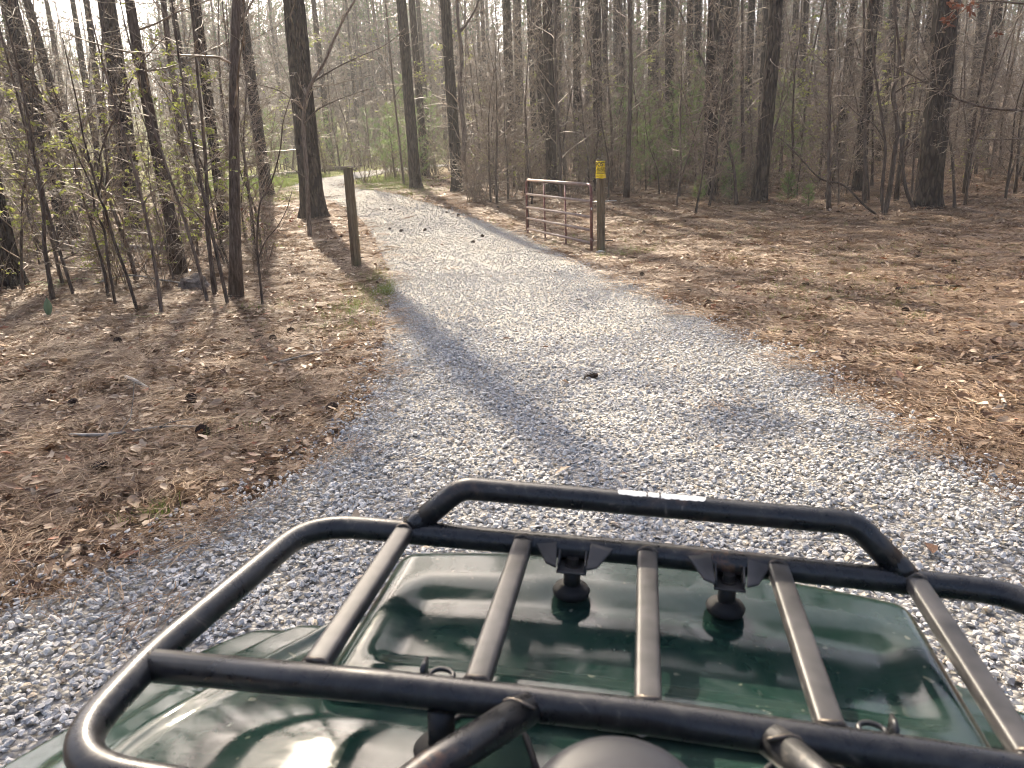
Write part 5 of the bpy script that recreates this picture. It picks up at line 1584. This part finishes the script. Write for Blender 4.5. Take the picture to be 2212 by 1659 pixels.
for sg in (-1, 1):
    m = MB(); m.grid(np.array([[q3(sg * (0.17 + 0.38 * a), -0.10 - 0.62 * b, -0.13 + 0.06 * math.sin(math.pi * b) - 0.16 * max(0, a - 0.75)) for a in np.linspace(0, 1, 12)] for b in np.linspace(0, 1, 14)])[:, ::(-1 if sg > 0 else 1)]); m.build('rear_fender', MT['green'], quad)
rr_ = link('rear_rack', None, quad)
m = MB(); m.tube(bend_path([q3(-0.40, -0.25, 0), q3(-0.40, -0.70, 0), q3(0.40, -0.70, 0), q3(0.40, -0.25, 0), q3(-0.40, -0.25, 0)], [0.06, 0.06, 0.06]), RT, 14); m.build('outer_tube', MT['rack'], rr_)
for u in (-0.2, 0, 0.2):
    flat_bar(q3(u, -0.69, 0.003), q3(u, -0.26, 0.003), 0.022, 0.016, 4).build('cross_bar', MT['rack'], rr_)
for sg in (-1, 1):
    m = MB(); m.tube([q3(sg * 0.3, -0.5, 0), q3(sg * 0.3, -0.5, -0.10)], 0.012, 10); m.build('stay', MT['rack'], rr_)
m = MB(); m.box(q3(0, 0.1, -0.45), (0.30, 1.35, 0.50)); fb = m.build('engine_and_frame', MT['black'], quad, False); fb.modifiers.new('bevel', 'BEVEL').width = 0.05
for sg in (-1, 1):
    m = MB(); m.box(q3(sg * 0.33, 0.15, -0.66), (0.30, 0.62, 0.05)); m.build('footwell', MT['black'], quad, False)
m = MB(); m.tube(bend_path([q3(-0.24, 0.85, -0.55), q3(-0.27, 1.08, -0.50), q3(-0.27, 1.13, -0.20), q3(0.27, 1.13, -0.20), q3(0.27, 1.08, -0.50), q3(0.24, 0.85, -0.55)], [0.05] * 4), 0.016, 14); m.build('front_bumper', MT['rack'], quad)
for sg in (-1, 1):
    hl = MB(); hl.tube([q3(sg * 0.24, 1.04, -0.20), q3(sg * 0.24, 1.075, -0.20)], [0.06, 0.052], 20); hl.build('headlight', MT['zinc'], quad)
for sg in (-1, 1):
    for vc in (0.72, -0.52):
        wh = link('wheel', None, quad)
        uc = sg * 0.49
        wx = quad.matrix_world @ Vector((uc, vc, 0))
        cz = 0.305 - (wx.z - gz(wx.x, wx.y)) + 0.02
        tp = [(0.14, 0.10), (0.20, 0.115), (0.265, 0.115), (0.295, 0.09), (0.302, 0.0), (0.295, -0.09), (0.265, -0.115), (0.20, -0.115), (0.14, -0.10)]
        P = np.array([[(uc + x_, vc + r_ * math.cos(a), cz + r_ * math.sin(a)) for a in np.linspace(0, 2 * math.pi, 49)] for r_, x_ in tp])
        m = MB(); m.grid(P)
        for k in range(26):
            a = 2 * math.pi * k / 26
            for sd in (-1, 1):
                rot = Matrix.Rotation(a + sd * 0.06, 3, 'X')
                m.box((uc + sd * 0.05, vc + 0.303 * math.cos(a + sd * 0.06), cz + 0.303 * math.sin(a + sd * 0.06)), (0.085, 0.022, 0.032), rot)
        m.build('tyre', MT['rubber'], wh)
        m = MB(); m.tube([(uc - 0.09, vc, cz), (uc - 0.03, vc, cz), (uc + 0.03, vc, cz), (uc + 0.09, vc, cz)], [0.145, 0.10, 0.10, 0.145], 28); m.build('rim', MT['pod'], wh)
        m = MB(); m.tube([(uc, vc, cz), (sg * 0.12, vc, cz + 0.03)], 0.03, 10); m.build('axle', MT['black'], wh)

# ------------------------------------------------------------------ hazy air
bm = bmesh.new()
bmesh.ops.create_cube(bm, size=1)
me = bpy.data.meshes.new('haze')
for v in bm.verts:
    v.co = ((v.co.x) * 600, 132 + v.co.y * 392, 22.0 + v.co.z * 47.0 + (0 if v.co.z < 0 else 0))
bm.to_mesh(me); bm.free()
haze = link('haze', me)
zmin = -1.3; zmax = 47.0
for v in me.vertices:
    v.co.z = zmin if v.co.z < 20 else zmax
M = Mat('haze_air')
M.nt.nodes.remove(M.b)
pv = M.n('VolumePrincipled')
pv.inputs['Color'].default_value = (0.96, 0.96, 0.96, 1)
pv.inputs['Density'].default_value = 0.0012
pv.inputs['Anisotropy'].default_value = 0.35
M.l(pv.outputs[0], M.out.inputs['Volume'])
me.materials.append(M.m)
tag(haze, 'thin pale sunlit haze between the trees', kind='stuff')
